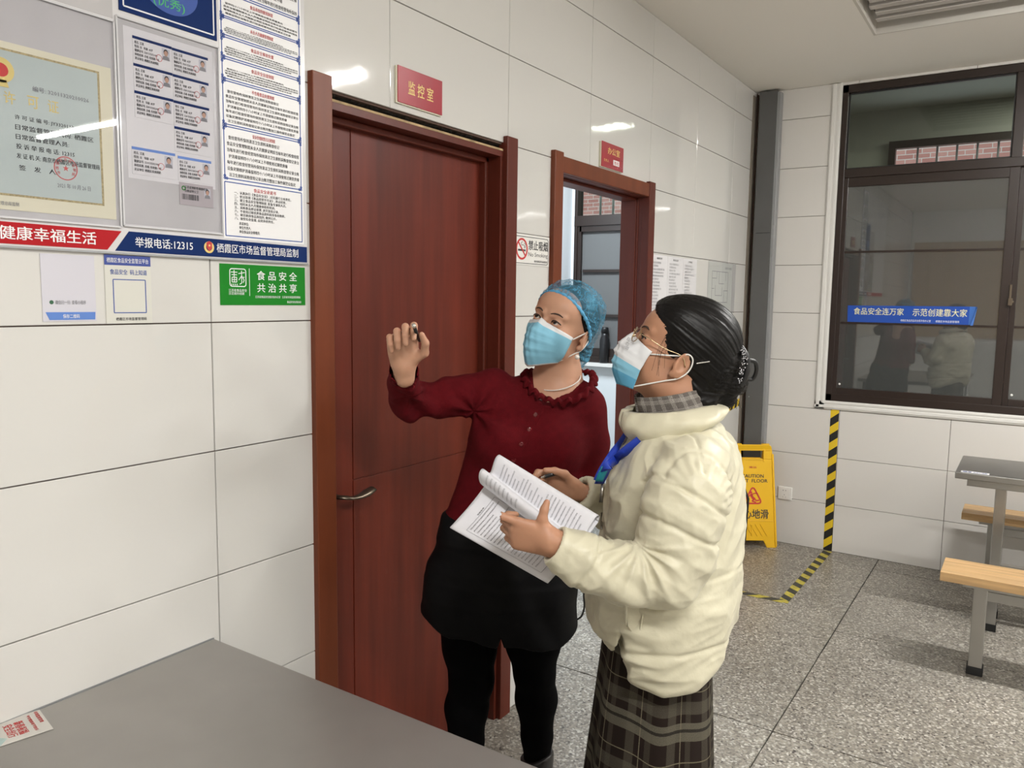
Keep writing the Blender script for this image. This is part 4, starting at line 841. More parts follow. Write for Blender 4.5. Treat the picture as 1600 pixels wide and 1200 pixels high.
# ---- head: local axes s (left-right), f (forward), h (up)
class Head:
    def __init__(s, c, F, roll=0., sc=1.):
        F = nrm(F); Sd = nrm(np.cross(F, [0, 0, 1.])); H = np.cross(Sd, F)
        s.S = Sd*cos(roll)+H*sin(roll); s.H = H*cos(roll)-Sd*sin(roll); s.F = F; s.c = np.array(c, float); s.sc = sc; s.A = np.array([s.S, s.F, s.H])
    def __call__(s, a, f, h): return s.c+(a*s.S+f*s.F+h*s.H)*s.sc
    def loc(s, p): return (p-s.c)@s.A.T/s.sc
    def sdf(s, o, ear=1):
        q = s.sc; E = lambda c, r, k=.01, op='u': o.ell(s(*c), np.array(r)*q, k, s.A, op)
        E((0, -.012, .030), (.0765, .098, .086), .0); E((0, .032, -.046), (.056, .054, .066), .03)
        E((0, .052, .045), (.062, .046, .046), .03)                      # forehead
        E((0, .062, -.094), (.026, .026, .020), .02)                     # chin
        for g in (-1, 1):
            E((g*.038, .054, -.030), (.022, .025, .024), .03)            # cheek
            E((g*.047, .004, -.066), (.014, .034, .018), .03)            # jaw angle
            E((g*.032, .099, .002), (.018, .012, .012), .014, 's')       # orbit
            E((g*.032, .0785, .0), (.0155, .0140, .0135), .004)          # lids
            o.cone(s(g*.012, .092, .018), s(g*.048, .078, .021), .006*q, .005*q, .012)   # brow ridge
            E((g*.032, .0960, -.0008), (.0142, .012, .0052), .0015, 's') # lid opening
        o.cone(s(0, .088, .010), s(0, .110, -.030), .007*q, .010*q, .010); E((0, .107, -.034), (.016, .012, .009), .006)
        for g in (-1, 1): E((g*.0085, .103, -.043), (.0045, .006, .003), .002, 's')
        E((0, .084, -.062), (.026, .012, .006), .006); E((0, .082, -.072), (.022, .012, .006), .005)
        for g in (-1, 1):                                                # ears
            a = np.array([nrm(s.S*g*.92-s.F*.35), nrm(s.F*.92+s.S*g*.35), s.H])
            o.ell(s(g*.079, -.012, -.012), np.array([.0075, .0190, .0315])*q, .006, a); o.ell(s(g*.0865, -.010, -.008), np.array([.0065, .0115, .0200])*q, .003, a, 's'); o.ell(s(g*.079, .002, -.016), np.array([.006, .006, .007])*q, .004, a)
            o.ell(s(g*.077, -.002, -.038), np.array([.006, .008, .008])*q, .005, a)
        return o
    def face_parts(s, body, skin, eyeL=None, look=(0, 1, 0)):
        q = s.sc; look = nrm(look)
        for g in (-1, 1):
            c = s(g*.032, .0775, 0); ev = addl('eye', ball(c, .0118*q, 20, 12), M['eyewhite'], body, smooth=True)
            d = nrm(look[0]*s.S+look[1]*s.F+look[2]*s.H); p = c+d*.0094*q; e1_ = nrm(np.cross(d, [0, 0, 1.])); e2_ = np.cross(e1_, d)
            addl('iris', ball(p, (.0072*q, .0072*q, .0041*q), 16, 8, [e1_, e2_, d]), M['iris'], ev, smooth=True)
            br = [s(g*.014, .0985, .0195), s(g*.024, .0975, .0235), s(g*.036, .0915, .0245), s(g*.047, .082, .0205), s(g*.052, .075, .0165)]
            addl('eyebrow', tube(catmull(br, 4), [.0026*q]*4+[.0034*q]*8+[.0022*q]*4+[.0008*q], 8, flat=.6), M['brow'], body, smooth=True)
            ls = [s(g*.0190, .0880, -.0005), s(g*.0235, .0922, .0042), s(g*.032, .0938, .0060), s(g*.041, .0900, .0040), s(g*.0475, .0830, .0005)]
            addl('eyelashes', tube(catmull(ls, 4), .0016*q, 6), M['lash'], body, smooth=True)
def hand(o, wr, fwd, back, side, sc=1., curl=None, spread=.10, thumb=None, tl=1., fr_=1.):
    """wr wrist point, fwd to the knuckles, back = back-of-hand normal, side = thumb side. curl per finger (index..little)"""
    fwd, back = nrm(fwd), nrm(back); back = nrm(back-fwd*(back@fwd)); sd = np.cross(fwd, back); sd = sd*(1 if sd@np.asarray(side) > 0 else -1)
    w = lambda a, b, c: np.array(wr)+(fwd*a+sd*b+back*c)*sc
    o.cone(w(-.035, 0, 0), w(.012, 0, 0), .026*sc, .025*sc, .015, flat=(back, .80))
    for b, L in ((.030, .088), (.010, .091), (-.010, .087), (-.029, .080)): o.cone(w(.012, b*.6, 0), w(L-.006, b, .001), .0165*sc, .0125*sc, .014, flat=(back, .82))
    o.ell(w(.045, 0, -.004), np.array([.040, .036, .014])*sc, .012, [fwd, sd, back])
    ph = [(.040, .024, .020), (.044, .028, .021), (.041, .026, .020), (.033, .020, .018)]
    tips = []
    for i, (b, L) in enumerate(((.030, .088), (.010, .091), (-.010, .087), (-.029, .080))):
        p = w(L-.004, b, .001); sp = (1.5-i)*spread; cu = curl[i]; ang = 0; d0 = nrm(fwd+sd*sp); rr_ = [x*fr_ for x in ([.0095, .0085, .0078, .0066] if i < 3 else [.0085, .0075, .0068, .0058])]
        for j in range(3):
            ang += cu[j]; d = d0*cos(ang)-back*sin(ang); e = p+d*ph[i][j]*sc; o.cone(p, e, rr_[j]*sc, rr_[j+1]*sc, .0025 if j == 0 else .003); p = e
        tips.append(p)
    th = thumb or [(.35, .75, -.35), (.75, .45, -.45), (.85, .2, -.45)]
    p = w(.020, .026, -.006); rr_ = [.014, .0115, .0098, .0078]
    for j, L in enumerate((.040, .032, .026)):
        t = th[j]; d = nrm(fwd*t[0]+sd*t[1]+back*t[2]); e = p+d*L*sc*tl; o.cone(p, e, rr_[j]*sc, rr_[j+1]*sc, .010 if j == 0 else .004); p = e
    tips.append(p); return tips
def skinmat(name, c):
    m = mat(name, c, .48, spec=.4, var=.05, scale=14, bump=.12, bscale=220, bdist=.0006); b = m.node_tree.nodes['Principled BSDF']; b.inputs['Subsurface Weight'].default_value = .12; b.inputs['Subsurface Radius'].default_value = (.012, .005, .003); b.inputs['Subsurface Scale'].default_value = .6; return m
M['skin1'] = skinmat('skin_warm', (.50, .275, .18)); M['skin2'] = skinmat('skin_tan', (.42, .215, .13))
M['eyewhite'] = mat('eye_white', (.62, .56, .52), .2); M['iris'] = mat('dark_iris', (.012, .008, .006), .1); M['brow'] = mat('eyebrow_hair', (.04, .024, .018), .8); M['lash'] = mat('eyelash', (.012, .008, .007), .6)
M['hair'] = mat('black_hair', (.0042, .0036, .0034), .40, spec=.20, bump=.35, bscale=90, bdist=.001)
M['knit'] = mat('dark_red_knit', (.088, .0020, .0048), .9, sheen=.0, var=.10, scale=60, bump=.5, bscale=420, bdist=.0012, spec=.15)
M['blackwool'] = mat('black_shorts_cloth', (.0028, .0028, .0034), .7, spec=.14, bump=.2, bscale=300, bdist=.0008)
M['tights'] = mat('black_tights', (.0016, .0015, .0018), .85, spec=.06)
M['boot'] = mat('black_leather', (.012, .010, .010), .4)
M['net'] = None
def netmat():
    m = mat('blue_hairnet', (.085, .29, .44), .65, spec=.15); nt = m.node_tree; N = nt.nodes; L = nt.links; B = N['Principled BSDF']; tc = N.new('ShaderNodeTexCoord')
    v = N.new('ShaderNodeTexVoronoi'); v.feature = 'DISTANCE_TO_EDGE'; v.inputs['Scale'].default_value = 38; nz = N.new('ShaderNodeTexNoise'); nz.inputs['Scale'].default_value = 19; nz.inputs['Detail'].default_value = 4
    mx = N.new('ShaderNodeMix'); mx.data_type = 'VECTOR'; mx.inputs[0].default_value = .06; L.new(tc.outputs['Object'], mx.inputs[4]); L.new(nz.outputs[1], mx.inputs[5]); L.new(mx.outputs[1], v.inputs['Vector']); L.new(tc.outputs['Object'], nz.inputs['Vector'])
    mr = N.new('ShaderNodeMapRange'); mr.inputs[1].default_value = .0; mr.inputs[2].default_value = .05; mr.inputs[3].default_value = .38; mr.inputs[4].default_value = 0.; L.new(v.outputs[0], mr.inputs[0]); m3 = N.new('ShaderNodeMapRange'); m3.inputs[1].default_value = .35; m3.inputs[2].default_value = .65; m3.inputs[3].default_value = .12; m3.inputs[4].default_value = .60; L.new(nz.outputs[0], m3.inputs[0]); ad = N.new('ShaderNodeMath'); ad.operation = 'ADD'; ad.use_clamp = True; L.new(mr.outputs[0], ad.inputs[0]); L.new(m3.outputs[0], ad.inputs[1]); L.new(ad.outputs[0], B.inputs['Alpha']); return m
M['net'] = netmat(); M['netband'] = mat('blue_elastic', (.09, .34, .58), .6, var=.2, scale=60)
M['maskb'] = mat('mask_blue', (.22, .50, .66), .75, bump=.2, bscale=200, bdist=.0006); M['maskw'] = mat('mask_white', (.70, .71, .73), .75); M['loop'] = mat('ear_loop', (.74, .73, .70), .8); M['maskd'] = mat('mask_deep_blue', (.09, .33, .52), .75)
M['pearl'] = mat('pearl', (.75, .72, .68), .15, coat=.5); M['silver'] = mat('silver', (.75, .74, .70), .25, metal=1)
def mask(H, body, name_cols, w_top=.071, dz=0., fsd=.010, lift=.040, fold=True, up_=.0, bot=-.112):
    """pleated face mask wrapped round the lower face"""
    nu, nv = 41, 30; V = []; col = []
    for j in range(nv):
        v = j/(nv-1); h = (-.006+up_)*(1-v)+bot*v
        fc = np.interp(v, [0, .12, .35, .55, .8, 1], [.1055, .118, .1265, .122, .110, .086])+dz; hw = np.interp(v, [0, .5, 1], [w_top, .0665, .052]); fs = np.interp(v, [0, .5, 1], [.022, .024, .014])+fsd
        pl_ = 0
        if fold:
            for c_ in (.30, .48, .66): pl_ += .0058*np.clip((v-c_+.10)/.10, 0, 1)*(v < c_)
        for i in range(nu):
            u = 2*i/(nu-1)-1; a = abs(u)
            hh = h+(.006*(1-min(1, a*5))*(1-v)**3)-(.012+up_*.8)*(a**1.5)*(1-v)+lift*(a**1.5)*v
            f = fc-(fc-fs)*a**(2.3 if v > .2 else 1.9+v*2)+pl_*(1-a**2); V.append(H(u*hw*(1-.06*a), f+.007*max(0, 1-a*4.5)*(1-v)**1.5+.0014*sin(23*u+14*v+2)*(1-a), hh))
    Fq = [[j*nu+i, j*nu+i+1, (j+1)*nu+i+1, (j+1)*nu+i] for j in range(nv-1) for i in range(nu-1)]
    fm = [name_cols[1](((f[0] % nu)/(nu-1)*2-1), (f[0]//nu)/(nv-1)) for f in Fq]
    fs_ = S(); H.sdf(fs_); V = np.array(V); ctr = np.array([H(0, 0, q_) for q_ in H.loc(V)[:, 2]])
    for _ in range(6):
        dd_ = fs_(V); rad = V-ctr; rad /= np.linalg.norm(rad, axis=1)[:, None]; V = V+rad*np.clip(.0032-dd_, 0, .01)[:, None]
    o = add('face_mask', (W(np.array(V)), Fq), None, body, smooth=True, mats=name_cols[0], fm=fm); sm_ = o.modifiers.new('thick', 'SOLIDIFY'); sm_.thickness = .0014; sm_.offset = 0
    V = np.array(V); loops = []
    for g, i in ((-1, 0), (1, nu-1)):
        top, bt = V[2*nu+i], V[(nv-3)*nu+i]
        ear_t = [top, H(g*.0790, .004, .004), H(g*.085, -.010, .016), H(g*.084, -.024, .012), H(g*.081, -.031, -.006), H(g*.079, -.028, -.026), H(g*.077, -.016, -.044), H(g*.071, .0, -.058), bt]
        loops.append(addl('ear_loop', tube(catmull(ear_t, 5), .0017, 6), M['loop'], o, smooth=True))
    return o
# ------------------------------------------------------------------ person in the dark red cardigan
def row(py, l, r, b, db, grow=0):
    c = P((l+r)/2, py, b); w_ = abs(P(r, py, b)[0]-P(l, py, b)[0])/2; return (c[2], c[0], c[1], w_+grow, db+grow)
def PZ(px, z, b):
    lo, hi = 0, 4000
    for _ in range(40):
        m_ = (lo+hi)/2
        if P(px, m_, b)[2] > z: lo = m_
        else: hi = m_
    return P(px, lo, b)
def hit(px, py, sdf, b0, b1, off=0.):
    bs = np.arange(b0, b1, .002); pts = np.array([P(px, py, b) for b in bs]); d = sdf(pts); i = np.nonzero(d < off)[0]
    return pts[i[0]] if len(i) else P(px, py, (b0+b1)/2)
B1 = 2.13
def arms1(o, g, sleeves=True):
    K = .03
    o.cone(P(772, 610, B1-.01), P(700, 622, B1-.06), .060+g, .050+g, .05); o.cone(P(700, 622, B1-.06), P(638, 628, B1-.12), .050+g, .044+g, .02)
    o.cone(P(638, 628, B1-.12), P(631, 600, B1-.20), .045+g, .040+g, .02); o.cone(P(631, 600, B1-.20), P(631, 580, B1-.255), .040+g, (.037 if sleeves else .026)+g, .01)
    o.cone(P(914, 642, B1), P(922, 692, B1+.0), .056+g, .051+g, .05); o.cone(P(922, 692, B1), P(914, 765, B1-.03), .050+g, .044+g, .02)
    o.cone(P(914, 765, B1-.03), P(868, 808, B1-.16), .044+g, (.033 if sleeves else .024)+g, .02); return o
def torso1(o, g):
    o.loft([row(576, 838, 892, B1+.03, .040, g), row(590, 806, 906, B1+.03, .055, g), row(602, 772, 924, B1+.02, .070, g), row(618, 752, 934, B1+.01, .085, g), row(640, 742, 934, B1, .098, g), row(670, 735, 930, B1-.005, .112, g),
            row(700, 730, 924, B1-.005, .118, g), row(730, 722, 920, B1, .112, g), row(765, 711, 916, B1, .108, g), row(800, 698, 912, B1, .112, g), row(832, 688, 908, B1, .116, g)], .03)
    for x in (785, 868): o.ell(P(x, 692, B1-.075), np.array([.062, .055, .062])+g, .05)
    return o
def hips1(o, g):
    o.loft([row(800, 700, 905, B1, .105, g), row(830, 686, 906, B1, .118, g), row(880, 673, 904, B1, .135, g), row(926, 668, 900, B1, .140, g), row(948, 682, 885, B1, .120, g)], .03); return o
def legs1(o, g):
    L = [(726, 930, B1, .085), (734, 1010, B1, .074), (737, 1062, B1, .061), (729, 1105, B1+.02, .060), (728, 1160, B1+.03, .050)]
    R_ = [(838, 940, B1, .088), (833, 1000, B1, .077), (835, 1048, B1-.01, .0565), (838, 1092, B1+.01, .0575), (839, 1150, B1+.02, .043)]
    for q in (L, R_):
        for (x, y, b, r), (x2, y2, b2, r2) in zip(q, q[1:]): o.cone(P(x, y, b), P(x2, y2, b2), r+g, r2+g, .02)
    for q, x in ((L[-1], 730), (R_[-1], 839)):
        a = PZ(x, .09, B1+.03); o.cone(P(*q[:3]), a, q[3]+g, .030+g, .02); o.cone(a-np.array([0, 0, .03]), a+np.array([-.05, -.12, -.055]), .032+g, .026+g, .02)
    return o
e0 = P(853, 499.5, 2.065); th_, ph_ = radians(33), radians(15); Fv = np.array([-sin(th_)*cos(ph_), -cos(th_)*cos(ph_), sin(ph_)])
H1 = Head(e0-Fv*.0855, Fv, radians(16), .95)
body = S(); H1.sdf(body)
body.cone(H1(0, -.028, -.055), P(872, 598, B1+.03), .053, .056, .03); body.cone(P(872, 590, B1+.03), P(866, 640, B1+.02), .058, .08, .04)
torso1(body, -.012); arms1(body, -.012, False); hips1(body, -.010); legs1(body, -.004)
wr = P(631.5, 572, B1-.275)
t1 = hand(body, wr, (-.02, -.30, .95), (-.1, .95, .2), (1, 0, .1), .90, curl=[(.55, 1.25, .7), (.75, 1.35, .8), (.9, 1.35, .8), (1.05, 1.3, .8)], spread=.05, thumb=[(.55, .70, -.35), (.92, .12, -.30), (.90, -.30, -.15)], fr_=1.1)
wl_ = P(868, 808, B1-.16)
hand(body, P(866, 810, B1-.165), (-.8, -.5, -.1), (0, -.3, 1), (-.4, .6, 0), .88, curl=[(.4, .5, .3)]*4)
body.cone(P(631, 590, B1-.22), wr, .028, .024, .01)
fing = [(1.36, 1.62, .0026)]
lo = np.array([P(590, 600, B1-.3)[0]-.02, B1-.50, -.0]); hi = np.array([P(965, 600, B1)[0]+.02, B1+.26, 1.60])
hx = [P(600, 560, 1.8)[0]-.02, P(665, 560, 1.8)[0]+.01]; hxx = [H1.c[0]-.125, H1.c[0]+.115]
V, Q = mesh_sdf(body, lo, hi, .0065, fx=[(hx[0], hx[1], .0024), (hxx[0], hxx[1], .0024)], fy=[(B1-.43, B1-.20, .0026), (H1.c[1]-.13, H1.c[1]+.13, .0024)], fz=[(1.335, 1.60, .0024)])
V = relax(V, Q, 1, .3)
base1 = W(PZ(785, 0, B1)); base1[2] = 0
Vw = W(V)
p1 = add('person', (Vw, Q), M['skin1'], smooth=True)
off = WLOC[p1.name].copy()
props(p1, 'person in a dark red cardigan and blue hairnet, one hand raised, looking up', 'person')
H1.face_parts(p1, 'skin1', look=(.34, .84, .30))
# --- clothes
sw = S(); torso1(sw, 0.0); arms1(sw, 0.0)
sw.loft([row(800, 697, 913, B1, .114), row(836, 690, 909, B1, .118)], .01)
sw.cone(H1(0, -.02, -.11), P(858, 600, B1-.09), .047, .056, .008, 's'); sw.cone(P(872, 606, B1+.0), P(884, 540, B1+.05), .054, .062, .008, 's')
sw.cone(P(631, 585, B1-.245), P(632, 560, B1-.33), .032, .034, .002, 's')
sw.fn(lambda p: (lambda q: (p-q[0])@q[1])((P(631, 575.5, B1-.262), nrm(P(631, 575, B1-.27)-P(631, 600, B1-.20)))) if False else np.where(p[:, 0] < P(680, 600, B1)[0], (p-P(631, 575, B1-.262))@nrm(P(631, 575, B1-.262)-P(631, 600, B1-.20)), -1.), lo, hi, .003)
V, Q = mesh_sdf(sw, lo, hi, .0042); N = vnormals(V, Q)
def folds(V, N, amp, sc_, seedv, ridge=True):
    n = perlin(V*np.array(sc_)+seedv); n2 = perlin(V*np.array(sc_)*2.1+seedv+5)
    d = (.5-np.abs(n))*1.2-.35 if ridge else n; return d*amp+n2*amp*.35
wa = sstep(-np.abs(V[:, 0]-P(660, 620, B1-.1)[0]), -.10, -.02)*(V[:, 2] > 1.15)
d = folds(V, N, .0045, (9, 9, 16), 3.)*(.5+wa*1.6)
dd = V-P(700, 622, B1-.06); d += wa*.004*np.sin((V[:, 0]*90+V[:, 2]*50))
d += .006*sstep(V[:, 2], P(700, 832, B1)[2], P(700, 815, B1)[2])*0-.004*(V[:, 2] < P(700, 820, B1)[2])
sx = P(740, 640, B1)[0]; r_ = V-P(742, 640, B1-.05); rr2 = np.sqrt(r_[:, 0]**2+r_[:, 2]**2); d += np.exp(-(rr2/.09)**2)*.006*np.sin(np.arctan2(r_[:, 2], r_[:, 0])*7+perlin(V*9)*2)
r_ = V-P(645, 612, B1-.16); rr2 = np.linalg.norm(r_, axis=1); d += np.exp(-(rr2/.07)**2)*.005*np.sin(np.arctan2(r_[:, 2], r_[:, 0])*6+perlin(V*12)*2)
V = V+N*d[:, None]; V = relax(V, Q, 1, .4)
swo = addq('cardigan', V, Q, M['knit'], p1)
# button placket and buttons
pk = [(851, 628), (845, 640), (838, 655), (831, 671), (823, 688), (812, 706), (803, 722), (795, 745), (789, 775), (785, 815)]
pts = catmull([hit(x+4, y, sw, 1.75, 2.3, .0005) for x, y in pk], 4); addl('placket_seam', tube(pts, .0016, 6, flat=.6), M['knit'], swo, smooth=True)
pts = catmull([hit(x-10, y, sw, 1.75, 2.3, .0005) for x, y in pk], 4); addl('placket_seam', tube(pts, .0012, 6, flat=.6), M['knit'], swo, smooth=True)
mb = mat('red_button', (.11, .004, .007), .15, coat=.4)
for x, y in [(845, 625), (836.5, 648), (827, 671), (814.5, 694), (803, 719), (795, 748)]:
    q = hit(x, y, sw, 1.75, 2.3, .0); addl('button', lathe([(.0062, 0), (.0068, .002), (.0060, .0036), (.003, .003)], q, 16, (0, -1, .1)), mb, swo, smooth=True)
# ruffled collar
nc = P(873, 590, B1+.005); K_ = 260; V = []; Q = []
for i in range(K_):
    a = 2*pi*i/K_; fr = np.array([cos(a)*.079, sin(a)*.070-.014, -.060*(.5-.5*sin(a))**1.4+.020*abs(cos(a))**2+.004]); out = nrm([cos(a), sin(a), .25]); wv = sin(a*23+1.5*sin(a*3)); w2 = .8+.3*sin(a*7)
    for j in range(5):
        t = j/4; V.append(nc+fr+out*(.004+.020*t)+np.array([0, 0, 1])*(.010*sin(t*pi)+.0075*wv*t*w2-.010*t)+out*.004*cos(a*23)*t)
for i in range(K_):
    for j in range(4): Q.append([i*5+j, ((i+1) % K_)*5+j, ((i+1) % K_)*5+j+1, i*5+j+1])
rf = addl('ruffle_collar', (V, Q), M['knit'], swo, smooth=True); so = rf.modifiers.new('thick', 'SOLIDIFY'); so.thickness = .003; so.offset = 0
nk = [nc+np.array([cos(a)*.0605-.002, sin(a)*.056-.008, .006-.032*(.5-.5*sin(a))**1.4+.012*cos(a)]) for a in np.linspace(0, 2*pi, 60, endpoint=False)]
addl('necklace', tube(nk, .0016, 6, closed=True), M['pearl'], p1, smooth=True)
# shorts
sh = S(); hips1(sh, .002)
sh.cone(P(722, 900, B1), P(719, 990, B1-.005), .092, .106, .03); sh.cone(P(842, 905, B1), P(839, 1010, B1-.005), .096, .110, .03); sh.loft([row(900, 668, 903, B1, .135), row(945, 657, 901, B1, .14), row(972, 661, 900, B1, .135), row(1000, 668, 898, B1, .13)], .02)
sh.loft([row(806, 692, 907, B1, .112), row(840, 684, 906, B1, .122)], .02)
hemp = P(719, 972, B1)[2]
def hem1(p):
    x = p[:, 0]; z0 = np.interp(x, [P(660, 975, B1)[0], P(700, 975, B1)[0], P(777, 984, B1)[0], P(783, 984, B1)[0], P(789, 984, B1)[0], P(872, 999, B1)[0], P(900, 985, B1)[0]], [P(660, 962, B1)[2], P(700, 976, B1)[2], P(779, 986, B1)[2], P(786, 972, B1)[2], P(786, 987, B1)[2], P(872, 999, B1)[2], P(900, 984, B1)[2]])
    return z0-p[:, 2]+.012
sh.fn(hem1, lo, hi, .006)
gap = [P(783, 968, B1-.15), P(783, 1000, B1-.15)]
V, Q = mesh_sdf(sh, lo, hi, .005); N = vnormals(V, Q)
V = V+N*(folds(V, N, .007, (6, 6, 9), 11.)+.003*np.sin(V[:, 0]*55+V[:, 2]*25))[:, None]; sho = addq('shorts', V, Q, M['blackwool'], p1)
tg = S(); legs1(tg, 0.); tg.fn(lambda p: p[:, 2]-P(730, 905, B1)[2], lo, hi, 0)
V, Q = mesh_sdf(tg, lo, hi, .0055); addq('tights', V, Q, M['tights'], p1)
for x, y, b, r in ((730, 1150, B1+.03, .056), (839, 1150, B1+.02, .052)):
    bo = S(); top = P(x, y+28, b); a = PZ(x, .09, B1+.03); bo.cone(top, a, r-.003, .041, .02); bo.cone(a-np.array([0, 0, .035]), a+np.array([-.055, -.13, -.05]), .044, .034, .03); bo.cone(a-np.array([0, 0, .05]), a+np.array([.01, .035, -.055]), .038, .034, .02)
    bo.fn(lambda p: .0-p[:, 2]+.001, lo, hi, 0); bo.fn(lambda p, top=top: p[:, 2]-top[2]-(.5-(p[:, 0]-top[0])*8)*.0-.012*np.sin((p[:, 0]-top[0])*40), lo, hi, 0)
    V, Q = mesh_sdf(bo, a-np.array([.14, .26, .1]), np.array([top[0]+.1, b+.12, top[2]+.05]), .005)
    bt = addq('boot', V, Q, M['boot'], p1)
# hair, hairnet
def cranio(H, o, gr, back=(0, 0, 0)):
    o.ell(H(0, -.018, .034), (np.array([.0765, .098, .086])+gr)*H.sc, .0, H.A); return o
hr = S(); cranio(H1, hr, .008); hr.ell(H1(0, -.085, -.045), np.array([.050, .045, .045])*.95, .03, H1.A)
pn2 = nrm([0, .60, -.80]); c2 = -.016; plane = lambda p, H, n, c: H.loc(p)@n-c
cut1 = lambda p, e=0.: (lambda q: np.minimum(q@pn2-c2-e, q[:, 1]+.038-e))(H1.loc(p))*.95
hr.fn(lambda p: cut1(p, .007), lo, hi, .004)
V, Q = mesh_sdf(hr, H1.c-.17, H1.c+.17, .004); addq('hair', V, Q, M['hair'], p1)
nt_ = S(); cranio(H1, nt_, .0165); nt_.ell(H1(0, -.092, -.050), np.array([.066, .050, .056])*.95, .04, H1.A); nt_.ell(H1(0, -.03, .085), np.array([.07, .09, .04])*.95, .04, H1.A)
nt_.fn(cut1, lo, hi, .002)
V, Q = mesh_sdf(nt_, H1.c-.19, H1.c+.19, .0035); N = vnormals(V, Q); q = H1.loc(V)
ang = np.arctan2(q[:, 0], q[:, 2]-.03); dist = sstep(-(q@pn2-c2), .0, .05)
V = V+N*((.0020*np.sin(ang*34)+.0018*np.sin(ang*57+q[:, 1]*60))*(1-dist*.5)+folds(V, N, .0055, (26, 26, 26), 2.)*dist)[:, None]
hn = addq('hairnet', V, Q, M['net'], p1)
full = S(); full.p = nt_.p[:-1]; b1_, b2_ = [], []; e_b = np.cross(pn2, [1., 0, 0]); bandpts = []
o0 = pn2*c2+np.array([0, -.02, .0]); o0 = o0-pn2*(o0@pn2-c2)
def surf(o_, dv):
    ts = np.linspace(.0, .26, 240); pp = np.array([H1(*(o_+dv*t)) for t in ts]); dq = full(pp); k = np.nonzero(dq > 0)[0]; return o_+dv*(ts[k[0]]-.002)
for i in range(140):
    a = 2*pi*i/140; q = surf(o0, np.array([1., 0, 0])*cos(a)+e_b*sin(a)); b1_.append(q)
    q = surf(np.array([0, -.038, -.03]), np.array([cos(a), 0, sin(a)])); b2_.append(q)
b1_ = [q for q in b1_ if q[1] > -.038]; b2_ = [q for q in b2_ if q@pn2 > c2]
b1_.sort(key=lambda q: math.atan2(q[0], q[1]+.038)); b2_.sort(key=lambda q: -math.atan2(q[0], -(q[2]+.02)))
bandpts = [H1(*q) for q in b1_+b2_]; bandpts = list(catmull(bandpts, 1))
addl('elastic_band', tube(bandpts, [.0044+.0011*sin(i*1.9) for i in range(len(bandpts))], 8, closed=True, flat=.7), M['netband'], hn, smooth=True)
# mask
mk1 = mask(H1, p1, ([M['maskb'], M['maskw']], lambda u, v: 1 if v < .10 or v > .96 else 0), bot=-.138)
addl('earring', ball(H1(-.083, -.004, -.062), .0068, 14, 9), M['pearl'], p1, smooth=True); addl('earring', ball(H1(.083, -.004, -.062), .0068, 14, 9), M['pearl'], p1, smooth=True)
# pen in the raised hand
pc = P(651, 521, B1-.335); pdir = nrm(P(656, 535, B1-.27)-P(646, 507, B1-.40))
pn_ = thing('pen', tuple(W(pc)), 'dark pen gripped in the raised hand of the person in red', 'pen')
addl('barrel', tube([pc-pdir*.05, pc+pdir*.055], .0042, 12), M['black'], pn_, smooth=True); addl('tip', tube([pc+pdir*.055, pc+pdir*.068], [.0038, .001], 12), M['silver'], pn_, smooth=True); addl('cap', tube([pc-pdir*.062, pc-pdir*.05], .0045, 12), M['silver'], pn_, smooth=True)
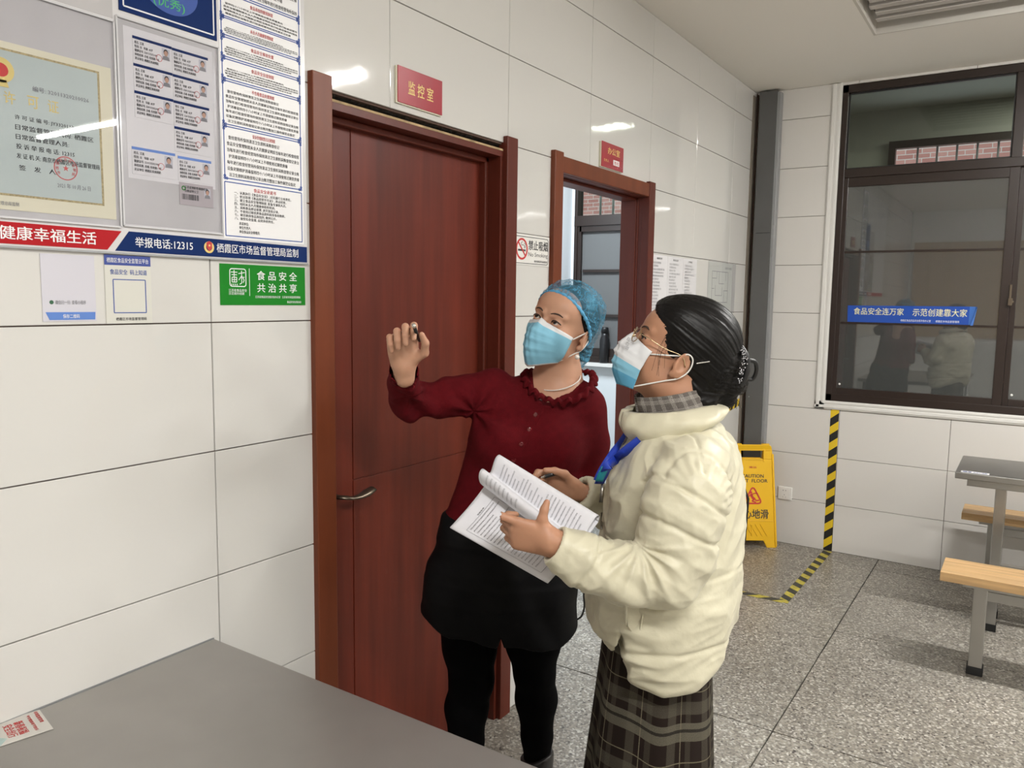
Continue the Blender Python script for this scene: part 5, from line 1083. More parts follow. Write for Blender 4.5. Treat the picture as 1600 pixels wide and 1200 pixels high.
# ------------------------------------------------------------------ person in the cream down jacket
B2 = 1.72
M['puff'] = mat('cream_down_cloth', (.60, .565, .425), .40, spec=.35, sheen=.1, bump=.30, bscale=38, bdist=.005, detail=5)
M['zip'] = mat('zip_metal', (.30, .28, .25), .3, metal=1); M['lany'] = mat('lanyard_blue', (.012, .045, .42), .5); M['lanyt'] = mat('lanyard_teal', (.02, .35, .45), .5)
def plaidmat(name, base, band, line, pu, pv, thin=False):
    m = mat(name, base, .85, spec=.15); nt = m.node_tree; N = nt.nodes; L = nt.links; B = N['Principled BSDF']; uv = N.new('ShaderNodeUVMap'); sp = N.new('ShaderNodeSeparateXYZ'); L.new(uv.outputs[0], sp.inputs[0])
    def pulse(sock, per, c, w_):
        d = N.new('ShaderNodeMath'); d.operation = 'MULTIPLY'; d.inputs[1].default_value = 1/per; L.new(sock, d.inputs[0]); f = N.new('ShaderNodeMath'); f.operation = 'FRACT'; L.new(d.outputs[0], f.inputs[0])
        cm = N.new('ShaderNodeMath'); cm.operation = 'COMPARE'; cm.inputs[1].default_value = c; cm.inputs[2].default_value = w_/2; L.new(f.outputs[0], cm.inputs[0]); return cm.outputs[0]
    nz = N.new('ShaderNodeTexNoise'); nz.inputs['Scale'].default_value = 700; L.new(uv.outputs[0], nz.inputs['Vector'])
    cur = None
    def over(col, fac, amt):
        nonlocal cur
        mu = N.new('ShaderNodeMath'); mu.operation = 'MULTIPLY'; mu.inputs[1].default_value = amt; L.new(fac, mu.inputs[0]); m2 = N.new('ShaderNodeMath'); m2.operation = 'MULTIPLY'; L.new(mu.outputs[0], m2.inputs[0]); mr = N.new('ShaderNodeMapRange'); mr.inputs[1].default_value = .35; mr.inputs[2].default_value = .6; mr.inputs[3].default_value = .45; mr.inputs[4].default_value = 1.3; L.new(nz.outputs[0], mr.inputs[0]); L.new(mr.outputs[0], m2.inputs[1]); m2.use_clamp = True
        mx = N.new('ShaderNodeMix'); mx.data_type = 'RGBA'; L.new(m2.outputs[0], mx.inputs[0]); mx.inputs[7].default_value = (*col, 1)
        if cur is None: mx.inputs[6].default_value = (*base, 1)
        else: L.new(cur, mx.inputs[6])
        cur = mx.outputs[2]
    U_, V_ = sp.outputs[0], sp.outputs[1]
    if not thin:
        over(band, pulse(V_, pv, .28, .26), .75); over(band, pulse(V_, pv, .62, .18), .35); over(band, pulse(U_, pu, .3, .22), .30); over(band, pulse(U_, pu, .75, .14), .2); over(line, pulse(V_, pv, .85, .016), .8); over(line, pulse(U_, pu, .55, .022), .8); over((.006, .004, .004), pulse(V_, pv, .30, .045), .8)
    else:
        for c in (.1, .2, .3, .4): over(line, pulse(V_, pv, c, .04), .55); over(line, pulse(U_, pu, c, .04), .55)
        over(line, pulse(U_, pu/10, .5, .4), .22); over(line, pulse(V_, pv/10, .5, .4), .22)
    L.new(cur, B.inputs['Base Color']); return m
M['plaid'] = plaidmat('dark_plaid', (.014, .0085, .0065), (.115, .105, .078), (.17, .15, .10), .105, .155)
M['plaid2'] = plaidmat('grey_check', (.045, .036, .032), (.1, .1, .1), (.48, .45, .41), .022, .022, True)
def setuv(o, uv):
    ul = o.data.uv_layers.new(name='UVMap'); li = np.zeros(len(o.data.loops), int); o.data.loops.foreach_get('vertex_index', li); ul.data.foreach_set('uv', np.asarray(uv, float)[li].ravel())
def gridf(nu, nv, wrap=False): return [[j*nu+i, j*nu+(i+1) % nu, (j+1)*nu+(i+1) % nu, (j+1)*nu+i] for j in range(nv-1) for i in range(nu if wrap else nu-1)]
e0 = P(999, 536, B2-.03); ph_ = radians(29); th_ = radians(93); Fv = np.array([-sin(th_)*cos(ph_), -cos(th_)*cos(ph_), sin(ph_)])
H2 = Head(e0-Fv*.083, Fv, 0., .98)
H2 = Head(P(1054, 556, B2), Fv, 0., .95)
def arm_near(o, g, slv=True):
    q = [(1082, 738, B2-.160, .066), (1074, 770, B2-.180, .076), (1066, 800, B2-.192, .0765), (1056, 862, B2-.200, .072), (1040, 893, B2-.205, .066), (985, 900, B2-.215, .055), (918, 879, B2-.228, .047), (866, 851, B2-.235, .039)]
    for (x, y, b, r), (x2, y2, b2, r2) in zip(q, q[1:]): o.cone(P(x, y, b), P(x2, y2, b2), r+g, r2+g, .014)
    return [P(*z[:3]) for z in q]
def arm_far(o, g):
    q = [(1040, 705, B2+.150, .072), (1010, 790, B2+.19, .066), (975, 806, B2+.185, .058), (908, 770, B2+.135, .039)]
    for (x, y, b, r), (x2, y2, b2, r2) in zip(q, q[1:]): o.cone(P(x, y, b), P(x2, y2, b2), r+g, r2+g, .014)
    return [P(*z[:3]) for z in q]
def torso2(o, g, b=B2):
    o.loft([row(640, 1015, 1108, b, .050, g), row(652, 1004, 1122, b, .078, g), row(666, 992, 1136, b, .118, g), row(684, 978, 1148, b, .152, g), row(705, 964, 1154, b, .168, g), row(745, 946, 1161, b, .178, g), row(785, 941, 1163, b, .180, g), row(830, 938, 1161, b, .184, g),
            row(870, 926, 1158, b, .194, g), row(905, 914, 1154, b, .212, g), row(935, 910, 1149, b, .214, g), row(965, 912, 1142, b, .214, g), row(990, 922, 1136, b, .212, g), row(1012, 930, 1132, b, .210, g), row(1036, 942, 1124, b, .204, g), row(1062, 950, 1112, b, .196, g)], .03, pw=2.15)
    return o
bd = S(); H2.sdf(bd)
bd.cone(H2(0, -.03, -.05), P(1062, 640, B2), .052, .056, .03); bd.cone(P(1062, 632, B2), P(1060, 690, B2), .058, .09, .05)
bd.loft([row(664, 1020, 1105, B2, .075), row(705, 990, 1125, B2, .12), row(780, 985, 1130, B2, .14), row(860, 985, 1120, B2, .13), row(940, 978, 1108, B2, .125), row(1040, 978, 1084, B2, .105), row(1080, 982, 1080, B2, .10)], .03)
arm_near(bd, -.026); arm_far(bd, -.024)
for g in (-1, 1):
    a_, k_, n_ = P(1035, 1040, B2+.062*g), PZ(1025, .48, B2+.075*g), PZ(1030, .09, B2+.07*g)
    bd.cone(a_, k_, .060, .050, .02); bd.cone(k_, k_*.7+n_*.3+np.array([.01, 0, 0]), .052, .054, .02); bd.cone(k_*.7+n_*.3, n_, .052, .032, .02); bd.cone(n_-np.array([0, 0, .035]), n_+np.array([-.14, 0, -.055]), .032, .024, .02)
wn = P(868, 851, B2-.235)
bd.cone(wn, P(857, 845, B2-.24), .0265, .025, .01)
tn = hand(bd, P(860, 846, B2-.238), (-.95, .08, .20), (-.10, -.95, -.22), (.1, -.1, 1), .84, curl=[(.0, .22, .18), (.75, 1.15, .7), (.80, 1.15, .7), (.85, 1.15, .7)], spread=.07, thumb=[(.38, .92, .05), (.02, .96, -.30), (-.12, .90, -.42)], tl=.66, fr_=1.15)
wf = P(908, 770, B2+.135)
tf = hand(bd, P(900, 767, B2+.125), (-.95, -.05, .30), (.10, .90, .42), (0, -.4, .9), .88, curl=[(.45, .85, .5), (.85, 1.15, .7), (.95, 1.15, .7), (1.05, 1.15, .7)], spread=.04, thumb=[(.72, .60, -.15), (.93, .20, -.25), (.93, -.10, -.25)], fr_=1.12)
lo = np.array([P(780, 800, 1.45)[0], B2-.36, 0.]); hi = np.array([P(1185, 700, B2)[0]+.02, B2+.32, 1.60])
V, Q = mesh_sdf(bd, lo, hi, .007, fx=[(P(785, 800, 1.45)[0], P(925, 800, 1.9)[0], .0026), (H2.c[0]-.13, H2.c[0]+.13, .0026)], fy=[(B2-.30, B2+.22, .0026)], fz=[(1.0, 1.19, .0026), (1.34, 1.60, .0026)])
V = relax(V, Q, 1, .3)
p2 = add('person', (W(V), Q), M['skin2'], smooth=True); props(p2, 'person in a cream down jacket and plaid skirt, holding papers and looking up', 'person')
H2.face_parts(p2, 'skin2', look=(0, .9, .25))
# --- jacket
ct = S(); torso2(ct, -.0115)
an_ = arm_near(ct, 0); af_ = arm_far(ct, 0)
ct.ell(P(1084, 722, B2-.115), (.062, .062, .045), .05); ct.ell(P(1070, 722, B2+.115), (.062, .062, .045), .05)
def cutcap(c, d): ct.fn(lambda p: np.where(np.linalg.norm(p-c, axis=1) < .09, (p-c)@nrm(d), -1.), lo, hi, .003)
cutcap(an_[-1], an_[-1]-an_[-2]); cutcap(af_[-1], af_[-1]-af_[-2])
ct.cone(an_[-1]-nrm(an_[-1]-an_[-2])*.02, an_[-1]+nrm(an_[-1]-an_[-2])*.05, .031, .034, .003, 's'); ct.cone(af_[-1]-nrm(af_[-1]-af_[-2])*.02, af_[-1]+nrm(af_[-1]-af_[-2])*.05, .033, .036, .003, 's')
ct.cone(P(1060, 660, B2), P(1050, 600, B2), .066, .072, .01, 's')
def hem2(p):
    q = [(905, 982), (925, 992), (939, 1003), (960, 1015), (977, 1017), (981, 1049), (1025, 1058), (1068, 1049), (1106, 1029), (1128, 1008), (1142, 985)]
    return np.interp(p[:, 0], [P(x, y, B2-.1)[0] for x, y in q], [P(x, y, B2-.1)[2] for x, y in q])-p[:, 2]
ct.fn(hem2, lo, hi, .018)
# side vent near the front hem
ap, l_, r_ = P(974, 984, B2-.17), P(957, 1062, B2-.17), P(982, 1062, B2-.17)
def wedge(p):
    def ed(a, b): n = np.array([-(b[2]-a[2]), b[0]-a[0]]); n /= np.linalg.norm(n); return lambda q: (q[:, 0]-a[0])*n[0]+(q[:, 2]-a[2])*n[1]
    s1, s2 = ed(ap, l_)(p), ed(r_, ap)(p); c = (l_+r_)/2; c = c[None]; f1 = np.sign(ed(ap, l_)(c))[0]; f2 = np.sign(ed(r_, ap)(c))[0]
    return np.maximum(np.maximum(-s1*f1, -s2*f2), np.maximum(p[:, 1]-(B2-.02), p[:, 2]-ap[2]))
ct.fn(wedge, l_-.1, r_+.3, .004, 's')
V, Q = mesh_sdf(ct, lo, hi, .0034); N = vnormals(V, Q)
# sleeve distance and arc length
def along(V, pts):
    best = np.full(len(V), 9.); t = np.zeros(len(V)); acc = 0
    for a, b in zip(pts, pts[1:]):
        ba = b-a; L = np.linalg.norm(ba); h = np.clip(((V-a)@ba)/L**2, 0, 1); d = np.linalg.norm(V-a-h[:, None]*ba, axis=1); m_ = d < best; best[m_] = d[m_]; t[m_] = acc+h[m_]*L; acc += L
    return best, t
dn, tn_ = along(V, an_); df, tf_ = along(V, af_)
near = dn < .095; far_ = (df < .085) & (V[:, 1] > B2+.09) & ~near
wob = perlin(V*8+3)*.012
disp = np.zeros(len(V))
wS = sstep(-dn, -.105, -.088)
for s0 in (.052, .118, .372): disp -= wS*.0065*np.exp(-((tn_+wob*1.3-s0-.22*(V[:, 0]-an_[2][0])*(s0 < .2))/.0055)**2)
disp += wS*.003*np.abs(np.sin((tn_+.01)*pi/.09))
# elbow creases fan
ce = P(994, 846, B2-.20); r = V-ce; ang = np.arctan2(r[:, 2], r[:, 0]); rad = np.sqrt(r[:, 0]**2+r[:, 2]**2); we = wS*np.exp(-((rad-.05)/.05)**2)*sstep(rad, .0, .025)*sstep(-ang, -.5, .2)
disp += we*.0085*(.45-np.abs(np.sin(ang*6.5+perlin(V*10)*2.6)))*1.2
wT = 1-wS
zz = V[:, 2]
for py, amp in ((962, .0055), (868, .003)):
    z0 = P(1050, py, B2)[2]; disp -= wT*amp*np.exp(-((zz-z0-.12*(V[:, 0]-P(1040, 900, B2)[0])*(1 if py > 800 else .3)+wob)/.0055)**2)
lv = [P(1050, py, B2)[2] for py in (1056, 962, 868, 770, 690)]
n1 = perlin(V*np.array([11, 11, 17])+7); n2 = perlin(V*np.array([26, 26, 34])+3); n3 = perlin((V+.03*perlin(V*6)[:, None])*np.array([8, 8, 22])+13)
n4 = perlin((V+.02*perlin(V*9)[:, None])@np.array([[38, 0, 26], [0, 30, 0], [-30, 0, 44.]])*.6); n5 = perlin(V*np.array([60, 50, 70]))
wp = V+.018*np.stack([perlin(V*9+1), perlin(V*9+5), perlin(V*9+9)], 1)
def dirfold(d1, fa, fc, sd, off=0.):
    d1 = nrm(d1); d2 = nrm(np.cross(d1, [0, 1., 0])); return perlin(np.stack([wp@d1*fa+off, wp@d2*fc+off, wp[:, 1]*fc*.6+sd], 1))
rg = lambda n, s_=.30: np.clip(s_-np.abs(n), -.1, .3)
top = sstep(zz, P(1050, 900, B2)[2], P(1050, 820, B2)[2])
f1 = dirfold([.62, 0, .80], 5, 19, 3.); f2 = dirfold([.98, 0, .18], 5, 17, 8.); f3 = dirfold([.5, 0, .86], 9, 40, 5.); f4 = dirfold([.95, 0, .3], 8, 38, 6.)
disp += (.35-np.abs(n1))*.0050+wT*(top*(rg(f1)*.020+rg(f3, .2)*.007)+(1-top)*(rg(f2)*.019+rg(f4, .2)*.007))+wS*(rg(dirfold([.75, 0, -.66], 6, 22, 2.))*.016+rg(n4, .22)*.007)+(.3-np.abs(n2))*.0016
seamx = P(1083, 690, B2-.15)[0]; m_ = (V[:, 1] < B2) & (zz > P(1083, 705, B2)[2]) & (zz < P(1083, 650, B2)[2]); disp -= m_*.004*np.exp(-((V[:, 0]-seamx)/.003)**2)
cuffd = sstep(tn_, .425, .45)*near; disp *= (1-cuffd*.7)
# radial puckers along the armhole arc
ah = P(1076, 765, B2-.16); r2 = V-ah; rad2 = np.sqrt(r2[:, 0]**2+r2[:, 2]**2); a2 = np.arctan2(r2[:, 2], r2[:, 0])
mA = (V[:, 1] < B2-.06) & (a2 > -.6) & (a2 < 2.6); mA = mA & (a2 > -.3); disp -= mA*.0045*np.exp(-((rad2-.080+.006*np.sin(a2*3)+perlin(V*12)*.006)/.004)**2); disp += mA*.0016*np.exp(-((rad2-.066)/.018)**2)*np.sin(a2*22+perlin(V*20)*3)
V = V+N*disp[:, None]; V = relax(V, Q, 1, .25)
cto = addq('down_jacket', V, Q, M['puff'], p2)
# raymarch helper on the jacket
hj = lambda x, y, off=.0: hit(x, y, ct, 1.38, 2.0, off)
# pocket tab, flap, welt lines
for pts_ in ([(978, 945), (979, 978), (989, 992), (998, 993), (1004, 960), (1007, 950)], ):
    addl('tab_edge', tube(catmull([hj(x, y, .004) for x, y in pts_], 4), .0026, 8, flat=.7), M['puff'], cto, smooth=True)
tb_ = min(hj(992, 965)[1], hj(982, 950)[1], hj(1002, 960)[1])-.004
tabp = [P(x, y, tb_+(y-944)*.0001) for x, y in [(979, 944), (1006, 948), (1003, 968), (998, 990), (990, 991), (981, 978)]]
addl('pocket_tab', ([*tabp, *[q+np.array([0, .006, 0]) for q in tabp]], [[5, 4, 3, 2, 1, 0]]+[[i, (i+1) % 6, 6+(i+1) % 6, 6+i] for i in range(6)]), M['puff'], cto)
addl('pocket_welt', tube(catmull([hj(x, y, .002) for x, y in [(942, 822), (948, 838), (962, 846), (985, 851), (1000, 853)]], 4), [.004]*16+[.003], 8), M['puff'], cto, smooth=True)
addl('drawcord', tube(catmull([P(914, 915, B2-.06), P(912, 930, B2-.065), P(913, 948, B2-.07), P(909, 962, B2-.06), P(902, 968, B2-.05)], 4), .0022, 6), M['black'], cto, smooth=True)
# front zip
zp = [(984, 672), (972, 700), (962, 722), (952, 745), (945, 775), (941, 800), (940, 826)]
zpp = catmull([hj(x, y, .0) for x, y in zp], 6); zo = addl('front_zip', tube(zpp, .0032, 8, flat=.6), M['zip'], cto, smooth=True)
addl('zip_pull', tube([P(941, 756, B2-.04), P(939, 785, B2-.045)], [.003, .0045], 8, flat=.5), M['zip'], zo, smooth=True)
# stand collar (grid with thickness)
def collar(c_b, c_t, rb, rt_, gap, thick, bulge, m_out, name, parent, uvs=1., wob=0.):
    nu, nv = 96, 12; V = []; UV = []
    for side in (0, 1):
        for j in range(nv):
            v = j/(nv-1) if side == 0 else 1-j/(nv-1)
            for i in range(nu):
                a = pi+gap+(2*pi-2*gap)*i/(nu-1); c = np.array(c_b)*(1-v)+np.array(c_t)*v; ra = rb[0]*(1-v)+rt_[0]*v; rb_ = rb[1]*(1-v)+rt_[1]*v
                e = bulge*sin(pi*min(1, max(0, v)))-(thick if side else 0)+wob*(sin(a*5+v*4)+.8*sin(a*13-v*6)*sin(a*3))
                q = c+np.array([cos(a)*(ra+e), sin(a)*(rb_+e), 0]); q[2] += rb[2]*cos(a)*(1-v)+rt_[2]*cos(a)*v; V.append(q); UV.append((a*ra*uvs, v*np.linalg.norm(np.array(c_t)-np.array(c_b))*uvs+side*.02))
    f = gridf(nu, nv*2)
    f += [[j*nu, (j+1)*nu, (2*nv-2-j)*nu, (2*nv-1-j)*nu] for j in range(nv-1)]+[[(j+1)*nu+nu-1, j*nu+nu-1, (2*nv-1-j)*nu+nu-1, (2*nv-2-j)*nu+nu-1] for j in range(nv-1)]
    o = addl(name, (V, f), m_out, parent, smooth=True); setuv(o, UV); return o
cb_, ct_ = P(1058, 668, B2), P(1043, 634, B2)
collar(cb_, ct_, (.100, .112, .036), (.100, .097, .012), .20, .019, .018, M['puff'], 'collar', cto, wob=.0026)
cb2, ct2 = P(1054, 652, B2), P(1046, 610, B2)
collar(cb2, ct2, (.076, .080, .020), (.079, .078, .014), .30, .006, .002, M['plaid2'], 'check_lining', cto, wob=.002)
# lanyard over the jacket
def ribbon(pts, w_, m_, name, parent, th=.0012, side=None):
    P_ = np.array(pts); V = []
    for i in range(len(P_)):
        t = nrm(P_[min(i+1, len(P_)-1)]-P_[max(i-1, 0)]); s_ = nrm(np.cross(t, [0.15, -1., .1])) if side is None else nrm(np.cross(t, side)); V += [P_[i]-s_*w_/2, P_[i]+s_*w_/2]
    f = [[2*i, 2*i+1, 2*i+3, 2*i+2] for i in range(len(P_)-1)]; o = addl(name, (V, f), m_, parent, smooth=True); so = o.modifiers.new('thick', 'SOLIDIFY'); so.thickness = th; so.offset = 0; return o
ly = thing('lanyard', tuple(W(P(960, 720, B2-.12))), 'blue ribbon lanyard hanging over the cream jacket front', 'lanyard')
lp = [hj(x, y, .012) for x, y in [(1014, 678), (1000, 688), (985, 699), (972, 709), (962, 718)]]+[P(952, 727, B2-.085), P(943, 742, B2-.05), P(936, 756, B2-.02)]
ribbon(catmull(lp, 5), .021, M['lany'], 'ribbon', ly)
lp2 = [P(983, 676, B2+.03), P(972, 692, B2+.02), P(960, 707, B2+.0), P(950, 722, B2-.02), P(941, 737, B2-.02), P(934, 752, B2-.02)]
ribbon(catmull(lp2, 5), .021, M['lany'], 'ribbon', ly)
ribbon(catmull([P(946, 730, B2-.075), P(940, 742, B2-.06), P(936, 752, B2-.045)], 3), .017, M['lanyt'], 'teal_print', ly, th=.0016)
ribbon(catmull([hj(x, y, .010) for x, y in [(1098, 645), (1108, 640), (1117, 637)]], 4), .014, M['lany'], 'ribbon', ly)
# --- skirt
nu, nv = 180, 40; V = []; UV = []
zt, zb = P(1020, 960, B2)[2], .16
for j in range(nv):
    z = zt+(zb-zt)*j/(nv-1); t = j/(nv-1)
    yy = [1035, 1200]; l_a, r_a = P(938, 1050, B2)[0], P(1108, 1050, B2)[0]; l2, r2_ = P(918, 1200, B2)[0], P(1110, 1200, B2)[0]; z1, z2 = P(1020, 1050, B2)[2], P(1020, 1200, B2)[2]; q = (z-z1)/(z2-z1)
    ca = (l_a+r_a)/2+((l2+r2_)-(l_a+r_a))/2*q; ra = (r_a-l_a)/2+((r2_-l2)-(r_a-l_a))/2*q; rb_ = .150+.012*max(q, 0)
    for i in range(nu):
        a = 2*pi*i/nu; w_ = 1+(.010+.030*t)*(sin(a*7+1)+.5*sin(a*12+3*t+2)); V.append([ca+cos(a)*ra*w_, B2+sin(a)*rb_*w_, z]); UV.append((a*.16, z+.004*sin(a*7+1)+.014*sin(a+2)))
so_ = addl('plaid_skirt', (V, gridf(nu, nv, True)), M['plaid'], p2, smooth=True); setuv(so_, UV); so = so_.modifiers.new('thick', 'SOLIDIFY'); so.thickness = .003
for g in (-1, 1):
    n_ = PZ(1030, .09, B2+.07*g); bo = S(); bo.cone(n_+np.array([0, 0, .06]), n_-np.array([0, 0, .03]), .042, .040, .02); bo.cone(n_-np.array([-.015, 0, .045]), n_+np.array([-.15, 0, -.05]), .040, .032, .03); bo.fn(lambda p: .001-p[:, 2], lo, hi, 0); bo.fn(lambda p: p[:, 2]-.15, lo, hi, 0)
    V, Q = mesh_sdf(bo, n_-np.array([.22, .08, .1]), n_+np.array([.08, .08, .09]), .005); addq('boot', V, Q, M['boot'], p2)
# --- hair with bun
hr = S(); q = H2.sc
hr.ell(H2(0, -.022, .048), np.array([.087, .112, .106])*q, .0, H2.A); hr.ell(H2(0, .032, .070), np.array([.070, .066, .052])*q, .03, H2.A); hr.ell(H2(0, -.095, .0), np.array([.062, .045, .065])*q, .04, H2.A)
hp2 = nrm([0, .86, -.52]); hr.fn(lambda p: plane(p, H2, hp2, .042)+.004*np.sin(H2.loc(p)[:, 0]*60), lo, hi, .006)
for g in (-1, 1): hr.ell(H2(g*.088, -.000, -.026), np.array([.026, .030, .032])*q, .006, H2.A, 's')
bun = S()
for (x, y, b, r) in [(1112, 588, 0, .044), (1132, 572, 0, .038), (1140, 598, -.01, .034), (1118, 616, .01, .036), (1148, 570, .01, .027), (1133, 622, 0, .024), (1150, 600, .015, .026), (1106, 606, -.02, .034), (1122, 560, -.02, .030), (1092, 596, 0, .040), (1100, 618, .0, .034), (1114, 628, .0, .022), (1090, 626, -.030, .030), (1099, 638, -.02, .024), (1084, 606, -.035, .026), (1104, 626, -.035, .022)]: bun.ell(P(x, y, B2+.0+b), (r, r*1.05, r*.95), .012)
bun.cone(P(1124, 622, B2-.01), P(1119, 640, B2-.015), .014, .004, .012); bun.cone(P(1140, 622, B2), P(1136, 632, B2), .010, .003, .01)
hr.shift(bun)
V, Q = mesh_sdf(hr, np.array([H2.c[0]-.16, B2-.16, 1.28]), np.array([P(1190, 600, B2)[0], B2+.16, 1.62]), .0028); N = vnormals(V, Q)
axd = nrm(P(1135, 590, B2)-P(1015, 480, B2)); cc = P(1135, 590, B2); rel = V-cc; e1_ = nrm(np.cross(axd, [0, 1., 0])); e2_ = np.cross(axd, e1_); fi = np.arctan2(rel@e2_, rel@e1_); al = rel@axd
isb = al > -.035
st1 = perlin(np.stack([fi*16+al*6, al*5, fi*0+1.], 1)); st2 = perlin(np.stack([fi*42+al*8, al*9, fi*0+4.], 1)); sb = perlin(np.stack([rel[:, 0]*60+20*np.sin(rel[:, 2]*40), rel[:, 2]*60, rel[:, 1]*50], 1))
V = V+N*(np.where(isb, sb*.0045+st2*.001, st1*.0034+st2*.0016))[:, None]
ho = addq('hair', V, Q, M['hair'], p2)
# loose strands
rs = np.random.RandomState(5); parts = []
for i in range(70):
    s0 = rs.uniform(-1, 1); a0 = rs.uniform(.1, 1.0)
    st = H2(.075*s0*sin(a0*1.2), .090*cos(a0*.9)*.9, .060+.070*sin(a0*1.3)*.6); en = st+(axd*rs.uniform(.02, .07)+np.array([rs.uniform(-.02, .005), rs.uniform(-.01, .01), rs.uniform(.0, .018)]))
    mid = (st+en)/2+np.array([rs.uniform(-.01, .01), 0, rs.uniform(.006, .018)]); parts.append(tube(catmull([st, mid, en], 5), .00035, 3))
for i in range(26):
    st = P(1120+rs.uniform(-10, 25), 620+rs.uniform(-8, 10), B2+rs.uniform(-.03, .03)); en = st+np.array([rs.uniform(-.005, .03), 0, -rs.uniform(.01, .035)]); parts.append(tube(catmull([st, (st+en)/2+np.array([.006, 0, 0]), en], 4), .0004, 3))
for i in range(5):
    st = H2(-.075, .045+rs.uniform(-.01, .01), .03+rs.uniform(-.02, .03)); en = H2(-.078, .030+rs.uniform(-.02, .02), -.055+rs.uniform(-.02, .02)); parts.append(tube(catmull([st, (st+en)/2+H2.F*.008, en], 4), .00035, 3))
addl('loose_strands', join(parts), M['hair'], p2, kind='stuff')
# hair claw with rhinestones
cl_ = addl('hair_claw', join([tube(catmull([P(1156, 540, B2-.035), P(1166, 556, B2-.045), P(1168, 576, B2-.045), P(1162, 596, B2-.04), P(1152, 606, B2-.03)], 5), .0065, 8), tube(catmull([P(1168, 562, B2-.03), P(1180, 566, B2-.02), P(1182, 580, B2-.01), P(1176, 592, B2), P(1166, 592, B2)], 5), .005, 8)]), M['black'], p2, smooth=True)
pr = []
for i in range(52):
    t = rs.uniform(0, 1); x = np.interp(t, [0, .35, .5, .75, 1], [1160, 1166, 1160, 1157, 1152])+rs.uniform(-5, 5)*(1.2-abs(sin(t*2*pi))*.4); y = 544+t*58
    pr.append(ball(P(x, y, B2-.052-.004*rs.rand()), .0014, 6, 4))
addl('rhinestones', join(pr), mat('rhinestone', (.8, .8, .85), .1, metal=.6), cl_)
addl('hair_pin', tube([H2(-.088, -.035, .008), H2(-.086, -.058, .026)], .0012, 6), M['silver'], p2)
# mask
mk2 = mask(H2, p2, dz=-.004, fsd=.036, lift=.010, bot=-.122, name_cols=([M['maskb'], M['maskw'], M['maskd']], lambda u, v: 1 if v < .50 else (0 if v < .75 else 2)), w_top=.071, fold=True)
class MaskPl:
    def __call__(s, u, v, n=0.): # sideways strip on the near cheek of the mask
        return W(H2(-.026-u, .1195-.70*u+.0-n*.5, -.028+v)+H2.S*(-n))
try: add('mask_print', join([text(MaskPl(), 'EL 小', 0, .004, .020, .014, .004, .02), text(MaskPl(), '口罩\n一次性', .004, -.014, .018, .001, .004, .0)]), M['inkg'], mk2)
except Exception as ex: print(ex)
# glasses
gm = mat('gold_frame', (.55, .42, .25), .25, metal=1); lens = []
for g in (-1, 1): lens.append(tube([H2(g*(.033+.023*cos(a)), .108-.008*(.5+.5*cos(a)), -.002+.017*sin(a)) for a in np.linspace(0, 2*pi, 32, endpoint=False)], .0011, 6, closed=True))
gs = thing('glasses', tuple(W(H2(0, .11, 0))), 'thin gold framed glasses worn above the white topped mask', 'glasses')
addl('rims', join(lens+[tube([H2(-.011, .108, .004), H2(0, .111, .007), H2(.011, .108, .004)], .001, 6)]), gm, gs, smooth=True)
for g in (-1, 1):
    addl('temple', tube(catmull([H2(g*.056, .100, .004), H2(g*.072, .082, .004), H2(g*.080, .04, .002), H2(g*.083, .0, .006), H2(g*.083, -.02, -.012)], 5), .0011, 6), gm, gs, smooth=True)
    addl('nose_pad', ball(H2(g*.012, .104, -.006), (.0015, .003, .004), 8, 6, H2.A), gm, gs)
    addl('lens', ([H2(g*.033, .104, -.002)]+[H2(g*(.033+.022*cos(a)), .107-.008*(.5+.5*cos(a)), -.002+.016*sin(a)) for a in np.linspace(0, 2*pi, 24, endpoint=False)], [[0, 1+i, 1+(i+1) % 24] for i in range(24)]), M['lens'] if 'lens' in M else M.setdefault('lens', glassmat('lens_glass', (.95, .95, .95), 1.3)), gs)
# pen in the writing hand
pt_ = P(845.5, 746, B2+.02); pe = P(885, 736, B2+.16); pd_ = nrm(pe-pt_)
pn_ = thing('pen', tuple(W(pt_)), 'black pen with silver tip held over the papers', 'pen')
addl('barrel', tube([pt_+pd_*.018, pt_+pd_*.135], .0044, 12), M['black'], pn_, smooth=True); addl('tip', tube([pt_, pt_+pd_*.018], [.001, .0042], 12), M['silver'], pn_, smooth=True)
# --- booklet
K0, K1, K2, K3 = P(782, 722, 1.745), P(703, 824, 1.655), P(856, 911, 1.515), P(935, 815, 1.60)
nK = nrm(np.cross(K2-K1, K0-K1)); nK = nK if nK[1] < 0 else -nK
def sheet(u, w_, n=0.):
    p = K1*(1-u)*(1-w_)+K2*u*(1-w_)+K0*(1-u)*w_+K3*u*w_
    return p+nK*(n-.010*sin(pi*w_)*(1-.3*u))
prof = [(1.0, .001), (1.035, .010), (1.03, .022), (.98, .029), (.92, .026), (.86, .018), (.81, .013), (.775, .022), (.755, .040), (.725, .052), (.68, .053), (.64, .044), (.62, .026), (.63, .012)]
prc = catmull([(a, b, 0) for a, b in prof], 4)
def rollpt(u, s_, n=0.):
    i = s_*(len(prc)-1); k = int(min(max(i, 0), len(prc)-2)); f = i-k; q = prc[k]*(1-f)+prc[k+1]*f; t = prc[k+1]-prc[k]; t = np.array([t[0]*.2, t[1]]); t /= np.linalg.norm(t)+1e-9
    w_ = q[0]-(.16*u)*sstep(np.array(1-q[0]), 0., .2); return sheet(u, w_+n*(-t[1])*0/.2, q[1]*(1-.15*u)+.0+n*1.0)
bk = thing('stapled_papers', tuple(W(K1)), 'stapled printed papers with one page rolled, held by the person in cream', 'papers')
mpap = mat('page_paper', (.72, .72, .76), .65, spec=.2)
nu, nv = 30, 14
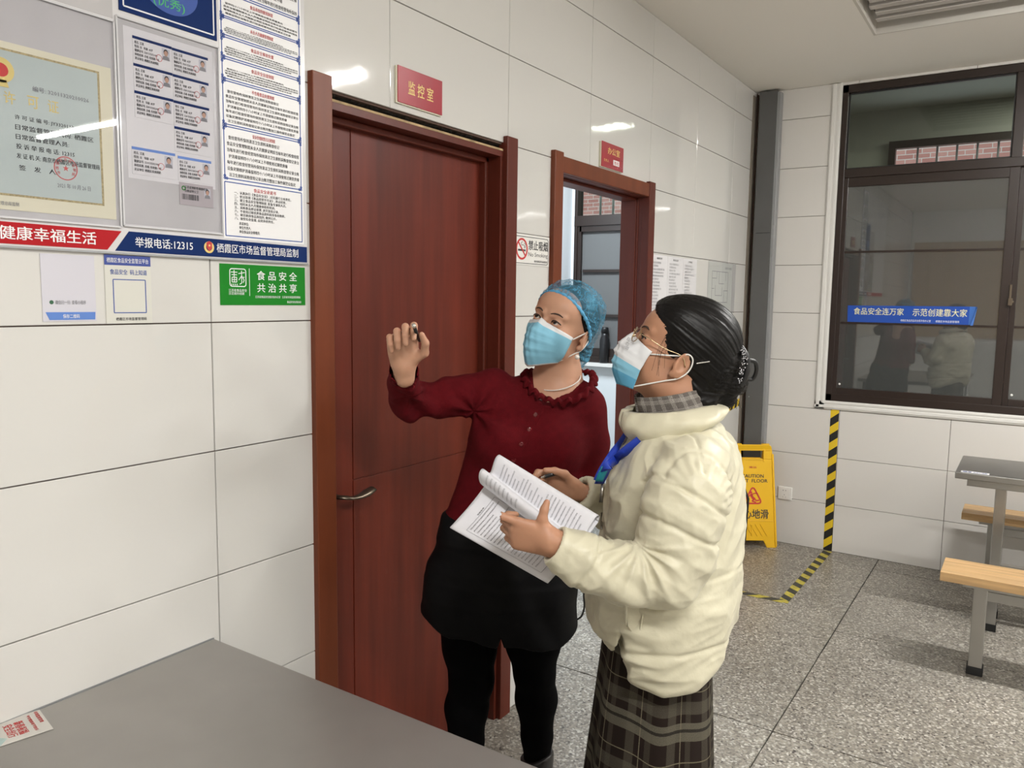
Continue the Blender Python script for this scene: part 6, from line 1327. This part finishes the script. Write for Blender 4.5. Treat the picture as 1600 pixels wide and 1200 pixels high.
def sheetobj(name, f, nu, nv, m_, par, th=.0005):
    V = [f(i/(nu-1), j/(nv-1)) for j in range(nv) for i in range(nu)]; o = addl(name, (V, gridf(nu, nv)), m_, par, smooth=True); so = o.modifiers.new('thick', 'SOLIDIFY'); so.thickness = th; so.offset = 0; return o
for k in range(3): sheetobj('page', lambda u, w_, k=k: sheet(u*(1-.004*k), w_, -.0012-.0012*k), nu, nv, mpap, bk)
pgb = sheetobj('page', lambda u, w_: sheet(u, w_, 0), nu, nv, mpap, bk)
pgr = sheetobj('rolled_page', lambda u, w_: rollpt(u*(.50 if False else 1), w_), 34, 56, mpap, bk)
class Page:      # reading direction x = across (w), y = along -u
    def __init__(s, f, n): s.f, s.n = f, n
    def __call__(s, a, b, n=0.): return W(s.f(b, a, s.n+n))
pb = Page(lambda u, w_, n: sheet(u, w_, n), .0012)
def along_text(pl, n, w0, w1, u0_, u1_, seedk):
    rs2 = random.Random(seedk); parts = []; du = (u1_-u0_)/n
    for i in range(n):
        k = rs2.randint(0, 40); L = rs2.choice([14, 20, 22, 22]); s_ = (HZ+HZ)[k:k+L]; ww = (w1-w0)*L/22; uu = u0_+i*du
        v, f = text(lambda a, b, c=0.: np.array([a, b, 0.]), s_, w0, 0, w0+ww, .36*du, 0, .0, res=1); parts.append(([pl(p[0], uu+.36*du-p[1], 0) for p in v], f))
    return join(parts)
add('lettering', along_text(pb, 20, .10, .58, .16, .86, 3), M['ink'], pgb)
add('lettering', join([(lambda q: ([pb(p[0], .13-p[1], 0) for p in q[0]], q[1]))(text(lambda a, b, c=0.: np.array([a, b, 0.]), '告知事项', .30, 0, .42, .014, 0, .02, res=1))]), M['ink'], pgb)
def fr(pl, pts, w_=.0035):
    V = []; f = []; 
    for (a, b), (c, d) in zip(pts, pts[1:]+pts[:1]):
        n = 10; L = math.hypot(c-a, d-b); nx, ny = -(d-b)/L*w_/2, (c-a)/L*w_/2
        for i in range(n):
            t0, t1 = i/n, (i+1)/n; q = len(V); V += [pl(a+(c-a)*t0-nx, b+(d-b)*t0-ny), pl(a+(c-a)*t1-nx, b+(d-b)*t1-ny), pl(a+(c-a)*t1+nx, b+(d-b)*t1+ny), pl(a+(c-a)*t0+nx, b+(d-b)*t0+ny)]; f.append([q, q+1, q+2, q+3])
    return V, f
add('printed_frame', fr(pb, [(.07, .14), (.60, .14), (.60, .90), (.07, .90)]), M['inkg'], pgb)
# print on the rolled page (outer face): strip near the upper edge and on the roll itself
pr1 = Page(lambda u, s_, n: rollpt(u, s_, n), .0010)
add('lettering', join([along_text(Page(lambda u, s_, n: rollpt(u, .47-s_, n), .0012), 24, .02, .20, .10, .96, 9)]), M['inkg'], pgr)
add('lettering', along_text(Page(lambda u, s_, n: rollpt(u, .93-s_, n), .0012), 8, .02, .20, .08, .46, 12), M['inkg'], pgr)
